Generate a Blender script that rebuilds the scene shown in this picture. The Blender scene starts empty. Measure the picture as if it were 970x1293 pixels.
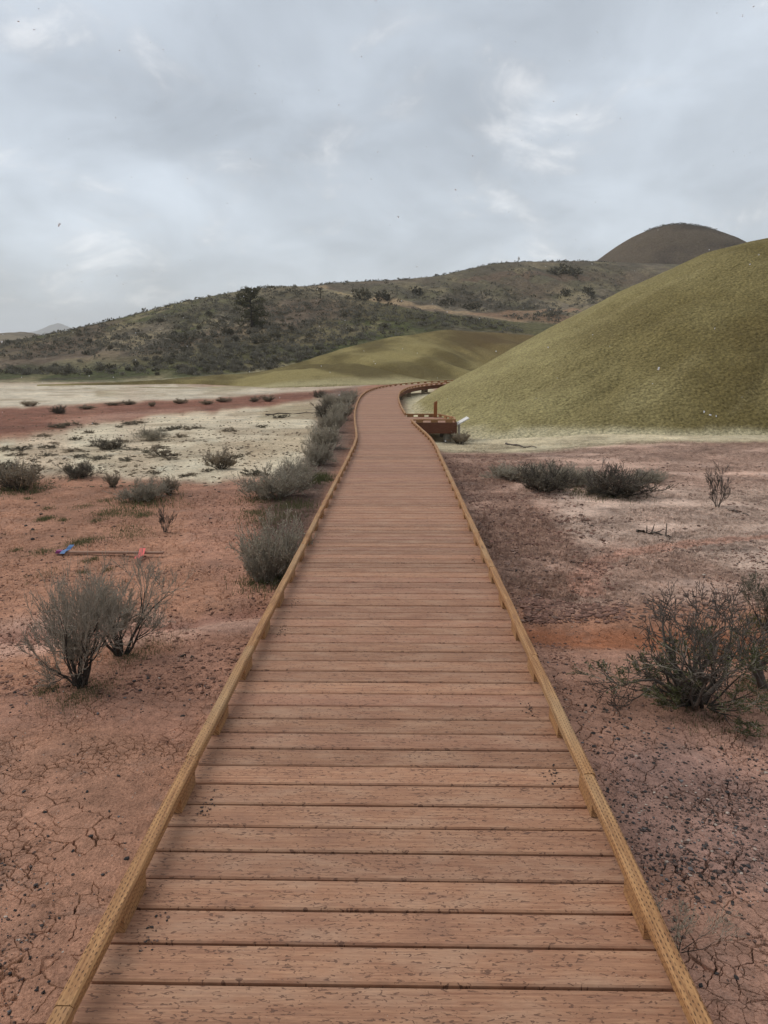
import bpy, bmesh, math, random
import numpy as np
from mathutils import Vector, Matrix
from mathutils.bvhtree import BVHTree

random.seed(7); rng = np.random.default_rng(7)
scene = bpy.context.scene
COL = scene.collection
R = math.radians

# ------------------------------------------------------------------ camera
PITCH = R(11.05); CP, SP = math.cos(PITCH), math.sin(PITCH)
EYE = Vector((0, 0, 1.65)); F = 970.0; CX, CY = 485.0, 646.5; HOR = CY - F*math.tan(PITCH)
cam = bpy.data.cameras.new('camera'); cam_o = bpy.data.objects.new('camera', cam); COL.objects.link(cam_o)
cam.sensor_fit = 'HORIZONTAL'; cam.sensor_width = 36; cam.lens = 36
cam.clip_start = 0.05; cam.clip_end = 20000
cam_o.location = EYE; cam_o.rotation_euler = (math.pi/2 - PITCH, 0, 0)
scene.camera = cam_o

def ray(px, py):
    a, b = (px-CX)/F, -(py-CY)/F
    return Vector((a, CP + b*SP, -SP + b*CP))
def at(px, py, Y):                      # a survey point: bearing read off the photo, distance chosen
    d = ray(px, py); return EYE + d*(Y/d.y)
def on(px, py, z=-0.35):
    d = ray(px, py); return EYE + d*((z-EYE.z)/d.z)

# ------------------------------------------------------------------ tags
def tag(o, label=None, cat=None, group=None, kind=None):
    if label: o['label'] = label
    if cat: o['category'] = cat
    if group: o['group'] = group
    if kind: o['kind'] = kind
    return o
def empty(name, loc=(0, 0, 0), rz=0.0):
    o = bpy.data.objects.new(name, None); COL.objects.link(o)
    o.location = loc; o.rotation_euler = (0, 0, rz); o.empty_display_size = .2
    return o
def mesh_obj(name, v, f, mat, parent=None, smooth=False):
    me = bpy.data.meshes.new(name)
    me.from_pydata([tuple(p) for p in v], [], f); me.update()
    if smooth: me.polygons.foreach_set('use_smooth', [True]*len(me.polygons))
    if mat: me.materials.append(mat)
    o = bpy.data.objects.new(name, me); COL.objects.link(o)
    if parent: o.parent = parent
    return o
def np_mesh(name, V, Q, mat, parent=None, smooth=True):
    """V (n,3) float, Q (m,k) int"""
    me = bpy.data.meshes.new(name); k = Q.shape[1]
    me.vertices.add(len(V)); me.vertices.foreach_set('co', np.ascontiguousarray(V, dtype=np.float32).ravel())
    me.loops.add(Q.size); me.loops.foreach_set('vertex_index', np.ascontiguousarray(Q, dtype=np.int32).ravel())
    me.polygons.add(len(Q))
    me.polygons.foreach_set('loop_start', np.arange(0, Q.size, k, dtype=np.int32))
    me.polygons.foreach_set('use_smooth', np.full(len(Q), smooth, dtype=bool))
    me.update(calc_edges=True)
    if mat: me.materials.append(mat)
    o = bpy.data.objects.new(name, me); COL.objects.link(o)
    if parent: o.parent = parent
    return o
def set_col(o, name, C):
    a = o.data.attributes.new(name, 'FLOAT_COLOR', 'POINT')
    c = np.ones((len(o.data.vertices), 4), dtype=np.float32); c[:, :C.shape[1]] = C
    a.data.foreach_set('color', c.ravel())
def set_f(o, name, A):
    a = o.data.attributes.new(name, 'FLOAT', 'POINT'); a.data.foreach_set('value', np.ascontiguousarray(A, dtype=np.float32))

# ------------------------------------------------------------------ numpy noise
def _h(ix, iy, s):
    h = np.sin(ix*127.1 + iy*311.7 + s*74.7)*43758.5453
    return h - np.floor(h)
def vn(x, y, s=0):
    ix, iy = np.floor(x), np.floor(y); fx, fy = x-ix, y-iy
    fx = fx*fx*(3-2*fx); fy = fy*fy*(3-2*fy)
    a, b, c, d = _h(ix, iy, s), _h(ix+1, iy, s), _h(ix, iy+1, s), _h(ix+1, iy+1, s)
    return (a+(b-a)*fx)*(1-fy) + (c+(d-c)*fx)*fy
def fbm(x, y, o=4, s=0):
    t = 0; a = .5; n = 0
    for i in range(o):
        t = t + a*vn(x, y, s+i*3); n += a; a *= .5
        x, y = x*2.03+17.1, y*2.03+9.3
    return t/n
def sstep(a, b, x):
    t = np.clip((x-a)/(b-a), 0, 1); return t*t*(3-2*t)
def lin(*c):
    return np.array([((v/255)/12.92 if v/255 <= .04045 else ((v/255+.055)/1.055)**2.4) for v in c])

# ------------------------------------------------------------------ materials
class NT:
    def __init__(s, name):
        s.m = bpy.data.materials.new(name); s.m.use_nodes = True; s.t = s.m.node_tree; s.t.nodes.clear()
        s.out = s.n('ShaderNodeOutputMaterial')
        s.b = s.n('ShaderNodeBsdfPrincipled'); s.l(s.b.outputs[0], s.out.inputs[0])
    def n(s, t, **kw):
        n = s.t.nodes.new(t)
        for k, v in kw.items(): setattr(n, k, v)
        return n
    def l(s, a, b): s.t.links.new(a, b)
    def inp(s, sock, v):
        if v is None: return
        if hasattr(v, 'links') or isinstance(v, bpy.types.NodeSocket): s.l(v, sock)
        else: sock.default_value = v
    def attr(s, name, out='Fac'):
        n = s.n('ShaderNodeAttribute', attribute_name=name); return n.outputs[out]
    def pos(s): return s.n('ShaderNodeTexCoord').outputs['Object']
    def math(s, op, a, b=None, c=None, clamp=False):
        n = s.n('ShaderNodeMath', operation=op, use_clamp=clamp)
        for i, v in enumerate((a, b, c)): s.inp(n.inputs[i], v)
        return n.outputs[0]
    def vmath(s, op, a, b=None):
        n = s.n('ShaderNodeVectorMath', operation=op); s.inp(n.inputs[0], a); s.inp(n.inputs[1], b); return n.outputs[0]
    def noise(s, vec, scale, detail=4, rough=.55, dist=0, out=0):
        n = s.n('ShaderNodeTexNoise'); s.inp(n.inputs['Vector'], vec); s.inp(n.inputs['Scale'], scale)
        n.inputs['Detail'].default_value = detail; n.inputs['Roughness'].default_value = rough; n.inputs['Distortion'].default_value = dist
        return n.outputs[out]
    def voro(s, vec, scale, feature='F1', out=0, rnd=1.0):
        n = s.n('ShaderNodeTexVoronoi', feature=feature); s.inp(n.inputs['Vector'], vec); s.inp(n.inputs['Scale'], scale)
        n.inputs['Randomness'].default_value = rnd
        return n.outputs[out]
    def rng(s, v, a, b, c=0.0, d=1.0, smooth=False):
        n = s.n('ShaderNodeMapRange'); n.clamp = True
        if smooth: n.interpolation_type = 'SMOOTHSTEP'
        for i, q in enumerate((v, a, b, c, d)): s.inp(n.inputs[i], q)
        return n.outputs[0]
    def mix(s, f, a, b, mode='MIX'):
        n = s.n('ShaderNodeMix', data_type='RGBA', blend_type=mode); n.clamp_factor = True
        s.inp(n.inputs[0], f); s.inp(n.inputs[6], a if not isinstance(a, (tuple, np.ndarray)) else (*[float(q) for q in a[:3]], 1))
        s.inp(n.inputs[7], b if not isinstance(b, (tuple, np.ndarray)) else (*[float(q) for q in b[:3]], 1))
        return n.outputs[2]
    def val(s, c, f):                        # colour times a scalar socket
        n = s.n('ShaderNodeVectorMath', operation='SCALE'); s.inp(n.inputs[0], c); s.inp(n.inputs[3], f); return n.outputs[0]
    def bump(s, h, dist=.01, strength=1.0, normal=None):
        n = s.n('ShaderNodeBump'); n.inputs['Strength'].default_value = strength; n.inputs['Distance'].default_value = dist
        s.l(h, n.inputs['Height'])
        if normal: s.l(normal, n.inputs['Normal'])
        s.l(n.outputs[0], s.b.inputs['Normal']); return n.outputs[0]
    def set(s, col=None, rough=None, spec=None):
        s.inp(s.b.inputs['Base Color'], col if not isinstance(col, (tuple, np.ndarray)) else (*[float(q) for q in col[:3]], 1))
        s.inp(s.b.inputs['Roughness'], rough)
        if spec is not None: s.b.inputs['Specular IOR Level'].default_value = spec
        return s.m
def scl(nt, vec, x, y, z):
    n = nt.n('ShaderNodeVectorMath', operation='MULTIPLY'); nt.inp(n.inputs[0], vec); n.inputs[1].default_value = (x, y, z); return n.outputs[0]

def mat_soil():
    t = NT('badland_soil'); P = t.pos()
    soil = t.attr('soil', 'Color'); crack = t.attr('crack'); rough = t.attr('rough')
    n1 = t.noise(P, 1.7, 8, .65); n2 = t.noise(P, 14, 6, .65); n3 = t.noise(P, 90, 3, .6)
    c = t.val(soil, t.rng(n1, .25, .75, .74, 1.28))
    c = t.val(c, t.rng(n2, .28, .72, .68, 1.32))
    c = t.val(c, t.rng(n3, .3, .7, .74, 1.26))
    mot = t.noise(P, 7.5, 9, .78, .3); mot2 = t.noise(P, 26, 7, .75)
    mot0 = t.noise(scl(t, P, 1, 1.6, 1), 2.6, 9, .74, .3); clod = t.math('MAXIMUM', t.math('MULTIPLY', t.rng(mot0, .53, .59, 0, 1, True), .8), t.math('MAXIMUM', t.rng(mot, .525, .555, 0, 1, True), t.math('MULTIPLY', t.rng(mot2, .54, .60, 0, 1, True), .7)))
    c = t.mix(t.math('MULTIPLY', clod, t.rng(rough, .05, 1, .10, .72)), c, t.vmath('MULTIPLY', c, (.44, .39, .38)))
    hue = t.noise(P, 3.3, 6, .7, .6)
    c = t.mix(t.rng(hue, .55, .72, 0, .35), c, t.val(c, 1.0), 'MIX')
    c = t.mix(t.rng(hue, .56, .72, 0, .5), c, t.mix(.5, c, (.38, .28, .23)))
    hue2 = t.noise(P, .9, 7, .7, .4); c = t.mix(t.rng(hue2, .52, .68, 0, .75), c, t.vmath('MULTIPLY', c, (.74, .80, .86)))
    # mud cracks: two sizes, warped, present only where the clay has shrunk
    wv = t.noise(P, 5, 3, .6, 0, 1)
    W = t.vmath('ADD', P, t.vmath('SCALE', t.vmath('SUBTRACT', wv, (.5, .5, .5))))
    t.t.nodes[-1]
    sc = W.node.inputs[1].links[0].from_node; sc.inputs[3].default_value = .11
    ck1 = t.voro(scl(t, W, 1, 1, 0.0), 8.5, 'DISTANCE_TO_EDGE')
    ck2 = t.voro(scl(t, W, 1, 1, 0.0), 21, 'DISTANCE_TO_EDGE')
    wid = t.noise(P, 2.3, 3, .6)
    w1 = t.rng(wid, .33, .72, .002, .034); w2 = t.rng(wid, .36, .72, .002, .046)
    k1 = t.rng(ck1, w1, t.math('MULTIPLY', w1, .45), 0, 1); k2 = t.rng(ck2, w2, t.math('MULTIPLY', w2, .4), 0, 1)
    k1 = t.math('MULTIPLY', k1, t.rng(t.noise(P, 1.6, 4, .6), .45, .53)); k2 = t.math('MULTIPLY', k2, t.rng(t.noise(P, 1.9, 4, .6), .47, .56))
    k = t.math('MULTIPLY', t.math('MAXIMUM', k1, t.math('MULTIPLY', k2, .6)), crack)
    # crumbs
    cr = t.noise(P, 22, 6, .72); cr2 = t.noise(P, 6.5, 6, .7)
    h = t.math('MULTIPLY', k, -.040)
    h = t.math('ADD', h, t.math('MULTIPLY', t.math('SUBTRACT', cr, .5), t.rng(rough, 0, 1, .015, .034)))
    h = t.math('ADD', h, t.math('MULTIPLY', t.math('SUBTRACT', n3, .5), .008))
    ro = t.math('MULTIPLY', rough, t.math('SUBTRACT', t.rng(t.math('ADD', t.math('MULTIPLY', cr2, .6), t.math('MULTIPLY', cr, .4)), .38, .62, 0, 1, True), .5))
    h = t.math('ADD', h, t.math('MULTIPLY', ro, .035))
    bulk = t.math('MULTIPLY', t.rng(mot, .46, .66, 0, 1, True), t.rng(rough, .05, 1, 0, 1)); h = t.math('ADD', h, t.math('MULTIPLY', bulk, .020))
    # pale chips and dark grit lying in the clay
    vc = t.voro(P, 55, 'F1', 1); vd = t.voro(P, 55)
    sel = t.n('ShaderNodeSeparateColor'); t.l(vc, sel.inputs[0])
    chip = t.math('MULTIPLY', t.math('LESS_THAN', vd, .26), t.math('GREATER_THAN', sel.outputs[0], .965))
    grit = t.math('MULTIPLY', t.math('LESS_THAN', vd, .30), t.math('GREATER_THAN', sel.outputs[1], .93))
    c = t.mix(t.math('MULTIPLY', chip, .55), c, (.50, .42, .36))
    c = t.mix(t.math('MULTIPLY', grit, .7), c, (.055, .045, .042))
    h = t.math('ADD', h, t.math('MULTIPLY', t.math('ADD', chip, grit), .004))
    d = t.n('ShaderNodeDisplacement'); d.inputs['Midlevel'].default_value = 0; d.inputs['Scale'].default_value = 1
    t.l(h, d.inputs['Height']); t.l(d.outputs[0], t.out.inputs['Displacement'])
    t.m.displacement_method = 'BOTH'
    return t.set(c, .93, .2)

def mat_hill(name, fine=30., bumpd=.06, grain=.35):
    t = NT(name); P = t.pos(); soil = t.attr('soil', 'Color')
    n1 = t.noise(P, fine*.12, 6, .6); n2 = t.noise(P, fine, 5, .7)
    c = t.val(soil, t.rng(n1, .25, .75, .88, 1.12))
    c = t.val(c, t.rng(n2, .3, .7, 1-grain, 1+grain))
    v = t.voro(P, fine*.55); 
    h = t.math('ADD', t.math('MULTIPLY', v, -.8), n2)
    t.bump(h, bumpd, .9)
    return t.set(c, .95, .1)

def mat_deck():
    t = NT('deck_boards'); uv = t.n('ShaderNodeUVMap').outputs[0]
    s = t.n('ShaderNodeSeparateXYZ'); t.l(uv, s.inputs[0])
    idx = t.math('FLOOR', t.math('DIVIDE', s.outputs[1], .143))
    wn = t.n('ShaderNodeTexWhiteNoise', noise_dimensions='1D'); t.l(idx, wn.inputs['W'])
    off = t.n('ShaderNodeCombineXYZ'); t.l(t.math('MULTIPLY', wn.outputs[0], 37), off.inputs[0]); t.l(s.outputs[1], off.inputs[1])
    off.inputs[2].default_value = 0
    add = t.n('ShaderNodeCombineXYZ'); t.l(t.math('ADD', s.outputs[0], t.math('MULTIPLY', wn.outputs[0], 37)), add.inputs[0]); t.l(s.outputs[1], add.inputs[1])
    V = add.outputs[0]
    grain = t.noise(scl(t, V, 2.2, 60, 1), 1.6, 6, .6, .4)
    blot = t.noise(scl(t, V, 2.5, 6, 1), 1.5, 5, .6)
    fine = t.noise(scl(t, V, 20, 120, 1), 1.5, 3, .6)
    col = t.mix(t.rng(grain, .3, .72), (.255, .114, .063), (.468, .250, .144))
    sepc = t.n('ShaderNodeSeparateColor'); t.l(wn.outputs[1], sepc.inputs[0])
    col = t.val(col, t.rng(sepc.outputs[0], 0, 1, .76, 1.14))
    col = t.mix(t.rng(sepc.outputs[1], .45, 1, 0, .45), col, (.36, .172, .115))
    col = t.mix(t.rng(blot, .45, .72, 0, .5), col, (.46, .30, .20))
    col = t.mix(t.rng(blot, .44, .28, 0, .35), col, (.20, .105, .07))
    # short damp slits left by the incising rollers
    dens = t.rng(t.noise(scl(t, V, 3, 11, 1), 1.6, 4, .6), .36, .64, .665, .58)
    sl = t.noise(scl(t, V, 46, 112, 1), 1.0, 2, .5, .9)
    slit = t.rng(sl, dens, t.math('ADD', dens, .03))
    sl2 = t.noise(scl(t, V, 20, 210, 1), 1.0, 2, .45, .3); slit = t.math('MAXIMUM', slit, t.math('MULTIPLY', t.rng(sl2, .70, .74), .75))
    col = t.mix(t.math('MULTIPLY', slit, .80), col, (.115, .055, .035))
    col = t.val(col, t.rng(fine, .3, .7, .86, 1.12))
    dust = t.math('GREATER_THAN', t.noise(V, 70, 2, .5), .77)
    col = t.mix(t.math('MULTIPLY', dust, .5), col, (.5, .40, .32))
    h = t.math('SUBTRACT', t.math('ADD', t.math('MULTIPLY', grain, .35), t.math('MULTIPLY', fine, .3)), slit)
    t.bump(h, .0022, .8)
    return t.set(col, t.rng(grain, .3, .7, .62, .78), .35)

def mat_rail():
    t = NT('incised_lumber'); uv = t.n('ShaderNodeUVMap').outputs[0]
    s = t.n('ShaderNodeSeparateXYZ'); t.l(uv, s.inputs[0])       # x along, y across (metres)
    V = uv
    grain = t.noise(scl(t, V, 3, 55, 1), 1.5, 6, .6, .5); blot = t.noise(scl(t, V, 3, 10, 1), 1.4, 5, .62)
    col = t.mix(t.rng(grain, .3, .72), (.235, .105, .042), (.53, .288, .122))
    col = t.mix(t.rng(blot, .5, .7, 0, .5), col, (.30, .15, .075))
    col = t.mix(t.rng(t.noise(V, 1.1, 3), .5, .72, 0, .4), col, (.44, .33, .19))
    wob = t.math('MULTIPLY', t.math('SUBTRACT', t.noise(scl(t, V, 30, 60, 1), 1, 2), .5), 1.3)
    ry = t.math('ADD', t.math('DIVIDE', s.outputs[1], .0102), t.math('MULTIPLY', wob, .35)); row = t.math('FLOOR', ry); fy = t.math('FRACT', ry)
    rx = t.math('ADD', t.math('ADD', t.math('DIVIDE', s.outputs[0], .024), t.math('MULTIPLY', row, .37)), wob); fx = t.math('FRACT', rx)
    dx = t.math('ABSOLUTE', t.math('SUBTRACT', fx, .5)); dy = t.math('ABSOLUTE', t.math('SUBTRACT', fy, .5))
    dd = t.math('ADD', t.math('POWER', t.math('DIVIDE', dx, .24), 2), t.math('POWER', t.math('DIVIDE', dy, .17), 2))
    dash = t.rng(dd, 1.15, .7)
    keep = t.math('MULTIPLY', t.rng(t.noise(V, 26, 3), .36, .5, .15, 1), t.rng(t.noise(V, 4, 3), .3, .55, .5, 1))
    dash = t.math('MULTIPLY', dash, keep)
    col = t.mix(t.math('MULTIPLY', dash, .78), col, (.055, .028, .014))
    # knots
    kv = t.n('ShaderNodeTexVoronoi', feature='F1'); t.l(scl(t, V, 2.2, 9, 1), kv.inputs['Vector']); kv.inputs['Scale'].default_value = 1
    kn = t.rng(kv.outputs[0], .16, .05); col = t.mix(t.math('MULTIPLY', kn, .75), col, (.13, .06, .026))
    h = t.math('SUBTRACT', t.math('MULTIPLY', grain, .4), dash); t.bump(h, .003, .9)
    return t.set(col, .72, .3)

def mat_wood(name, a, b, rough=.8):
    t = NT(name); P = t.pos()
    g = t.noise(scl(t, P, 3, 3, 14), 3, 6, .6, .4); col = t.mix(t.rng(g, .3, .7), a, b)
    t.bump(g, .004, .7); return t.set(col, rough, .3)
def mat_plain(name, a, b, scale=20, rough=.85, bump=.004):
    t = NT(name); P = t.pos(); g = t.noise(P, scale, 5, .6); t.bump(g, bump, .7)
    return t.set(t.mix(t.rng(g, .3, .7), a, b), rough, .25)
def mat_leaf(name, a, b, c=None):
    t = NT(name); oi = t.n('ShaderNodeObjectInfo'); P = t.pos()
    g = t.noise(P, 9, 3, .6); col = t.mix(t.rng(g, .32, .68), a, b)
    hi = t.noise(P, 60, 2, .5); col = t.val(col, t.rng(hi, .3, .7, .65, 1.35))
    col = t.val(col, t.rng(oi.outputs['Random'], 0, 1, .8, 1.2))
    m = t.set(col, .85, .15)
    tr = t.n('ShaderNodeBsdfTranslucent'); t.l(col, tr.inputs[0]); ms = t.n('ShaderNodeMixShader'); ms.inputs[0].default_value = .38
    t.l(t.b.outputs[0], ms.inputs[1]); t.l(tr.outputs[0], ms.inputs[2]); t.l(ms.outputs[0], t.out.inputs[0])
    return m
def mat_attr(name, rough=.85):
    t = NT(name); P = t.pos(); g = t.noise(P, 60, 4, .6); t.bump(g, .004, .6)
    return t.set(t.val(t.attr('soil', 'Color'), t.rng(g, .3, .7, .75, 1.25)), rough, .25)

M = dict(
    soil=mat_soil(), olive=mat_hill('olive_clay', 13, .16, .55), sage=mat_hill('sage_slope', 1.6, .5, .45), far=mat_hill('far_slope', .25, 1.5, .3),
    deck=mat_deck(), rail=mat_rail(),
    fascia=mat_wood('stained_beam', (.10, .038, .020), (.17, .070, .038)), post=mat_wood('pier_wood', (.16, .13, .095), (.30, .25, .18)),
    concrete=mat_plain('pier_concrete', (.25, .23, .19), (.38, .35, .29)), orange=mat_wood('stained_post', (.20, .075, .025), (.30, .12, .04)),
    panel=mat_plain('panel_face', (.62, .60, .55), (.75, .73, .69), 8, .5), steel=mat_plain('panel_leg', (.42, .38, .32), (.52, .48, .41), 14, .6),
    bark=mat_plain('shrub_bark', (.032, .026, .021), (.085, .070, .057), 30), twig=mat_plain('grey_twigs', (.22, .19, .15), (.43, .375, .30), 25),
    dead=mat_plain('dead_wood', (.060, .047, .039), (.17, .14, .115), 25),
    sageleaf=mat_leaf('sage_leaves', (.30, .27, .20), (.52, .465, .355)), greenleaf=mat_leaf('green_leaves', (.075, .085, .034), (.17, .165, .085)),
    dryleaf=mat_leaf('dry_leaves', (.19, .15, .105), (.36, .29, .20)), darkleaf=mat_leaf('dark_leaves', (.12, .105, .075), (.25, .22, .16)),
    hillsage=mat_leaf('hill_sage_leaves', (.13, .12, .095), (.24, .22, .175)), hilldark=mat_leaf('hill_dark_leaves', (.070, .064, .046), (.145, .13, .092)),
    juniper=mat_leaf('juniper_needles', (.05, .05, .028), (.13, .12, .07)), lath=mat_wood('lath_wood', (.24, .13, .09), (.36, .22, .15)),
    stone=mat_attr('stone_surface'),
)

# ------------------------------------------------------------------ ground relief and soil zones
CH = [[on(a, b).xy for a, b in L] for L in (
    [(-250, 812), (0, 796), (110, 800), (230, 785), (330, 772)], [(640, 792), (720, 798), (800, 802), (900, 810), (1100, 830)],
    [(1150, 640), (970, 674), (880, 681), (800, 692), (756, 706), (738, 726), (744, 742)])]
def dist_poly(x, y, L):
    d = np.full(x.shape, 1e9)
    for (a, b) in zip(L[:-1], L[1:]):
        ax, ay = a; bx, by = b; ex, ey = bx-ax, by-ay
        t = np.clip(((x-ax)*ex+(y-ay)*ey)/(ex*ex+ey*ey), 0, 1)
        d = np.minimum(d, np.hypot(x-ax-t*ex, y-ay-t*ey))
    return d
def gz(x, y):
    x = np.asarray(x, float); y = np.asarray(y, float)
    z = -.35 + .10*(fbm(x*.35, y*.35, 3, 5)-.5) + .045*(fbm(x*1.6, y*1.6, 3, 8)-.5)
    z = z - .25*np.exp(-((x-2.6)/2.4)**2-((y-20.8)/3.4)**2)
    z = z + .30*sstep(26, 42, y)*np.exp(-((x-2)/7)**2)
    z = z + .5*sstep(60, 400, np.hypot(x, y))
    for L, w, dp in ((CH[0], .22, .06), (CH[1], .30, .07), (CH[2], .22, .045)):
        m = (np.abs(y) < 14) & (y > 1)
        if np.any(m):
            d = np.full(x.shape, 9.); d[m] = dist_poly(x[m], y[m], L); z = z - dp*np.exp(-(d/w)**2)
    return z
def gz1(x, y): return float(gz(np.array([x]), np.array([y]))[0])

RED = lin(157, 115, 92)/.92
zones = [  # outline on the ground (photo bearings), colour, softness, strength, warp
    ([(560, 560), (970, 556), (1400, 556), (1400, 770), (970, 760), (700, 770), (640, 740), (590, 640)], lin(190, 159, 141), 10, .9, 30),
    ([(552, 566), (640, 566), (690, 590), (640, 625), (690, 660), (730, 700), (735, 745), (690, 775), (650, 770)], lin(170, 136, 118), 8, .75, 30),
    ([(690, 622), (800, 628), (990, 610), (1400, 600), (1400, 720), (970, 730), (860, 700), (790, 690), (740, 690), (690, 660)], lin(204, 178, 160), 8, .75, 30),
    ([(640, 785), (740, 789), (850, 792), (980, 800), (1300, 830), (1300, 860), (960, 822), (850, 818), (740, 814), (650, 812)], lin(150, 98, 70), 7, .95, 8),
    ([(650, 815), (1000, 830), (1300, 870), (1600, 1500), (900, 1500)], lin(162, 125, 107), 12, .75, 20),
    ([(860, 925), (1010, 900), (1200, 930), (1000, 975), (830, 985)], lin(182, 142, 124), 12, .6, 20),
    ([(745, 960), (850, 935), (960, 975), (1150, 1000), (1150, 1200), (960, 1120), (870, 1120), (790, 1090)], lin(142, 113, 103), 25, .7, 30),
    ([(-500, 560), (0, 552), (100, 542), (200, 528), (300, 516), (400, 508), (432, 500), (436, 515), (405, 555), (380, 590), (330, 604), (240, 610), (120, 602), (0, 600), (-500, 640)], lin(208, 195, 168), 7, .95, 20),
    ([(-500, 486), (480, 486), (452, 494), (340, 499), (230, 506), (100, 512), (-500, 516)], lin(196, 185, 163), 3, .92, 8),
    ([(120, 494), (260, 487), (370, 480), (300, 494), (220, 501), (120, 501)], lin(150, 136, 106), 3, .7, 3),
    ([(-600, 520), (0, 514), (120, 512), (240, 507), (345, 500), (440, 496), (430, 502), (330, 516), (225, 521), (150, 532), (60, 541), (0, 546), (-600, 566)], lin(126, 84, 67), 3, .97, 10),
    ([(60, 532), (160, 521), (250, 516), (180, 526), (90, 540)], lin(178, 140, 120), 3, .6, 5),
    ([(335, 515), (395, 511), (392, 527), (320, 531)], lin(140, 124, 92), 5, .6, 10),
    ([(300, 560), (390, 540), (380, 570), (310, 585)], lin(163, 140, 110), 6, .5, 12),
    ([(452, 492), (449, 560), (400, 648), (352, 735), (318, 735), (322, 640), (375, 588), (395, 545), (402, 506)], lin(108, 88, 78), 10, .9, 14),
    ([(430, 545), (450, 548), (405, 625), (390, 625), (380, 600)], lin(140, 118, 104), 6, .5, 12),
    ([(232, 620), (330, 600), (318, 690), (340, 740), (300, 775), (240, 700)], lin(160, 118, 98), 8, .6, 25),
    ([(-60, 780), (110, 772), (235, 778), (330, 776), (320, 800), (190, 812), (90, 815), (-60, 830)], lin(200, 164, 146), 8, .55, 22),
    ([(-300, 786), (0, 786), (120, 790), (240, 778), (335, 764), (332, 776), (230, 790), (110, 803), (-300, 806)], lin(140, 96, 80), 5, .6, 12),
    ([(100, 850), (260, 800), (320, 800), (250, 950), (100, 920), (0, 930), (-200, 900)], lin(150, 112, 95), 20, .6, 25),
    ([(-400, 940), (230, 940), (30, 1500), (-800, 1500)], lin(159, 120, 99), 18, .75, 30),
    ([(540, 532), (600, 536), (700, 542), (850, 542), (1100, 540), (1100, 556), (850, 560), (740, 563), (640, 566), (570, 566), (545, 560)], lin(206, 192, 160), 3, .95, 4),
    ([(505, 480), (545, 480), (560, 545), (516, 530)], lin(206, 196, 162), 5, .9, 4),
]
def poly_mask(u, v, pts, soft):
    p = np.array(pts, float); ins = np.zeros(u.shape, bool); d = np.full(u.shape, 1e9); n = len(p)
    for i in range(n):
        x1, y1 = p[i]; x2, y2 = p[(i+1) % n]
        c = ((y1 > v) != (y2 > v)) & (u < (x2-x1)*(v-y1)/((y2-y1) if y2 != y1 else 1e-9)+x1); ins ^= c
        ex, ey = x2-x1, y2-y1; t = np.clip(((u-x1)*ex+(v-y1)*ey)/(ex*ex+ey*ey+1e-9), 0, 1)
        d = np.minimum(d, np.hypot((u-x1-t*ex)*.6, v-y1-t*ey))
    return sstep(-soft, soft, np.where(ins, d, -d))
def soil_at(x, y):
    n = len(x); C = np.tile(RED, (n, 1)); crack = np.full(n, .8); rough = np.full(n, .0)
    ok = y > .9; h = 2.0
    zc = np.where(ok, y*CP + h*SP, 1); u0 = CX + F*x/zc; v0 = HOR + F*h/(CP*zc)
    # noise measured on the ground, finer where the patches are near
    k = 8/np.clip(zc, 2, 80)
    wu = fbm(x*k.clip(.15, 2), y*k.clip(.15, 2)*.6, 4, 21)-.5; wv = fbm(x*k.clip(.15, 2)+50, y*k.clip(.15, 2)*.6, 4, 25)-.5
    kf = k.clip(.15, 2)*5; wu = wu+.45*(fbm(x*kf, y*kf*.6, 4, 27)-.5); wv = wv+.45*(fbm(x*kf+31, y*kf*.6, 4, 29)-.5)
    big = fbm(x*.8, y*.8, 4, 33)
    ms = []
    for i, (pts, col, soft, st, warp) in enumerate(zones):
        p = np.array(pts); lo = p.min(0)-warp-soft-20; hi = p.max(0)+warp+soft+20
        s = ok & (u0 > lo[0]) & (u0 < hi[0]) & (v0 > lo[1]) & (v0 < hi[1])
        m = np.zeros(n)
        if s.any():
            m[s] = poly_mask(u0[s]+wu[s]*warp*2.2, v0[s]+wv[s]*warp*1.1, pts, soft)*st
            if i in (7, 8, 9, 10, 11): m[s] *= 1-.85*sstep(.50, .66, fbm(x[s]*k[s]*.9+i*7, y[s]*k[s]*.55, 5, 50+i))*{7: .35, 8: .45}.get(i, 1)
            C[s] = C[s]*(1-m[s])[:, None] + (col/.92)[None]*m[s][:, None]
        ms.append(m)
    var = (.80+.40*big)*(.82+.36*fbm(x*.22, y*.22, 4, 35))*(.86+.28*fbm(x*2.6, y*2.6, 4, 37)); C = C*var[:, None]
    bl = sstep(.52, .64, fbm(x*.55, y*.40, 5, 39))*(ms[7]+ms[8])*.55; C = C*(1-bl)[:, None]+(lin(150, 130, 104)/.92)[None]*bl[:, None]
    # smooth pale mud of the little winding channel
    s = ok & (y < 16) & (x > 0)
    if s.any():
        d = dist_poly(x[s], y[s], CH[2]); e = (1-sstep(.10, .17, d+.14*wu[s]))*.8
        C[s] = C[s]*(1-e)[:, None] + (lin(214, 168, 146)/.92)[None]*e[:, None]; rough[s] *= (1-e)
    rough = rough + 1.0*ms[1]*(.4+.8*sstep(.35, .65, fbm(x*1.1, y*1.1, 4, 41))) + .95*ms[0]*sstep(.30, .55, fbm(x*.7, y*1.5, 4, 44)) + .5*ms[14]
    rough = rough*(1-.9*ms[3]); crack = crack*(1-.75*ms[3])*(1-.7*ms[7])*(1-ms[8])*(1-.8*ms[19]) + .3*ms[20]
    far = sstep(30, 80, np.hypot(x, y)); tan = lin(150, 138, 110)/.92
    C = np.where(ok[:, None], C, RED[None])*(1-.0*far)[:, None]
    pl = sstep(66, 110, np.hypot(x, y))
    C = C*(1-pl)[:, None]+tan[None]*pl[:, None]
    return C, crack, rough

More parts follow.
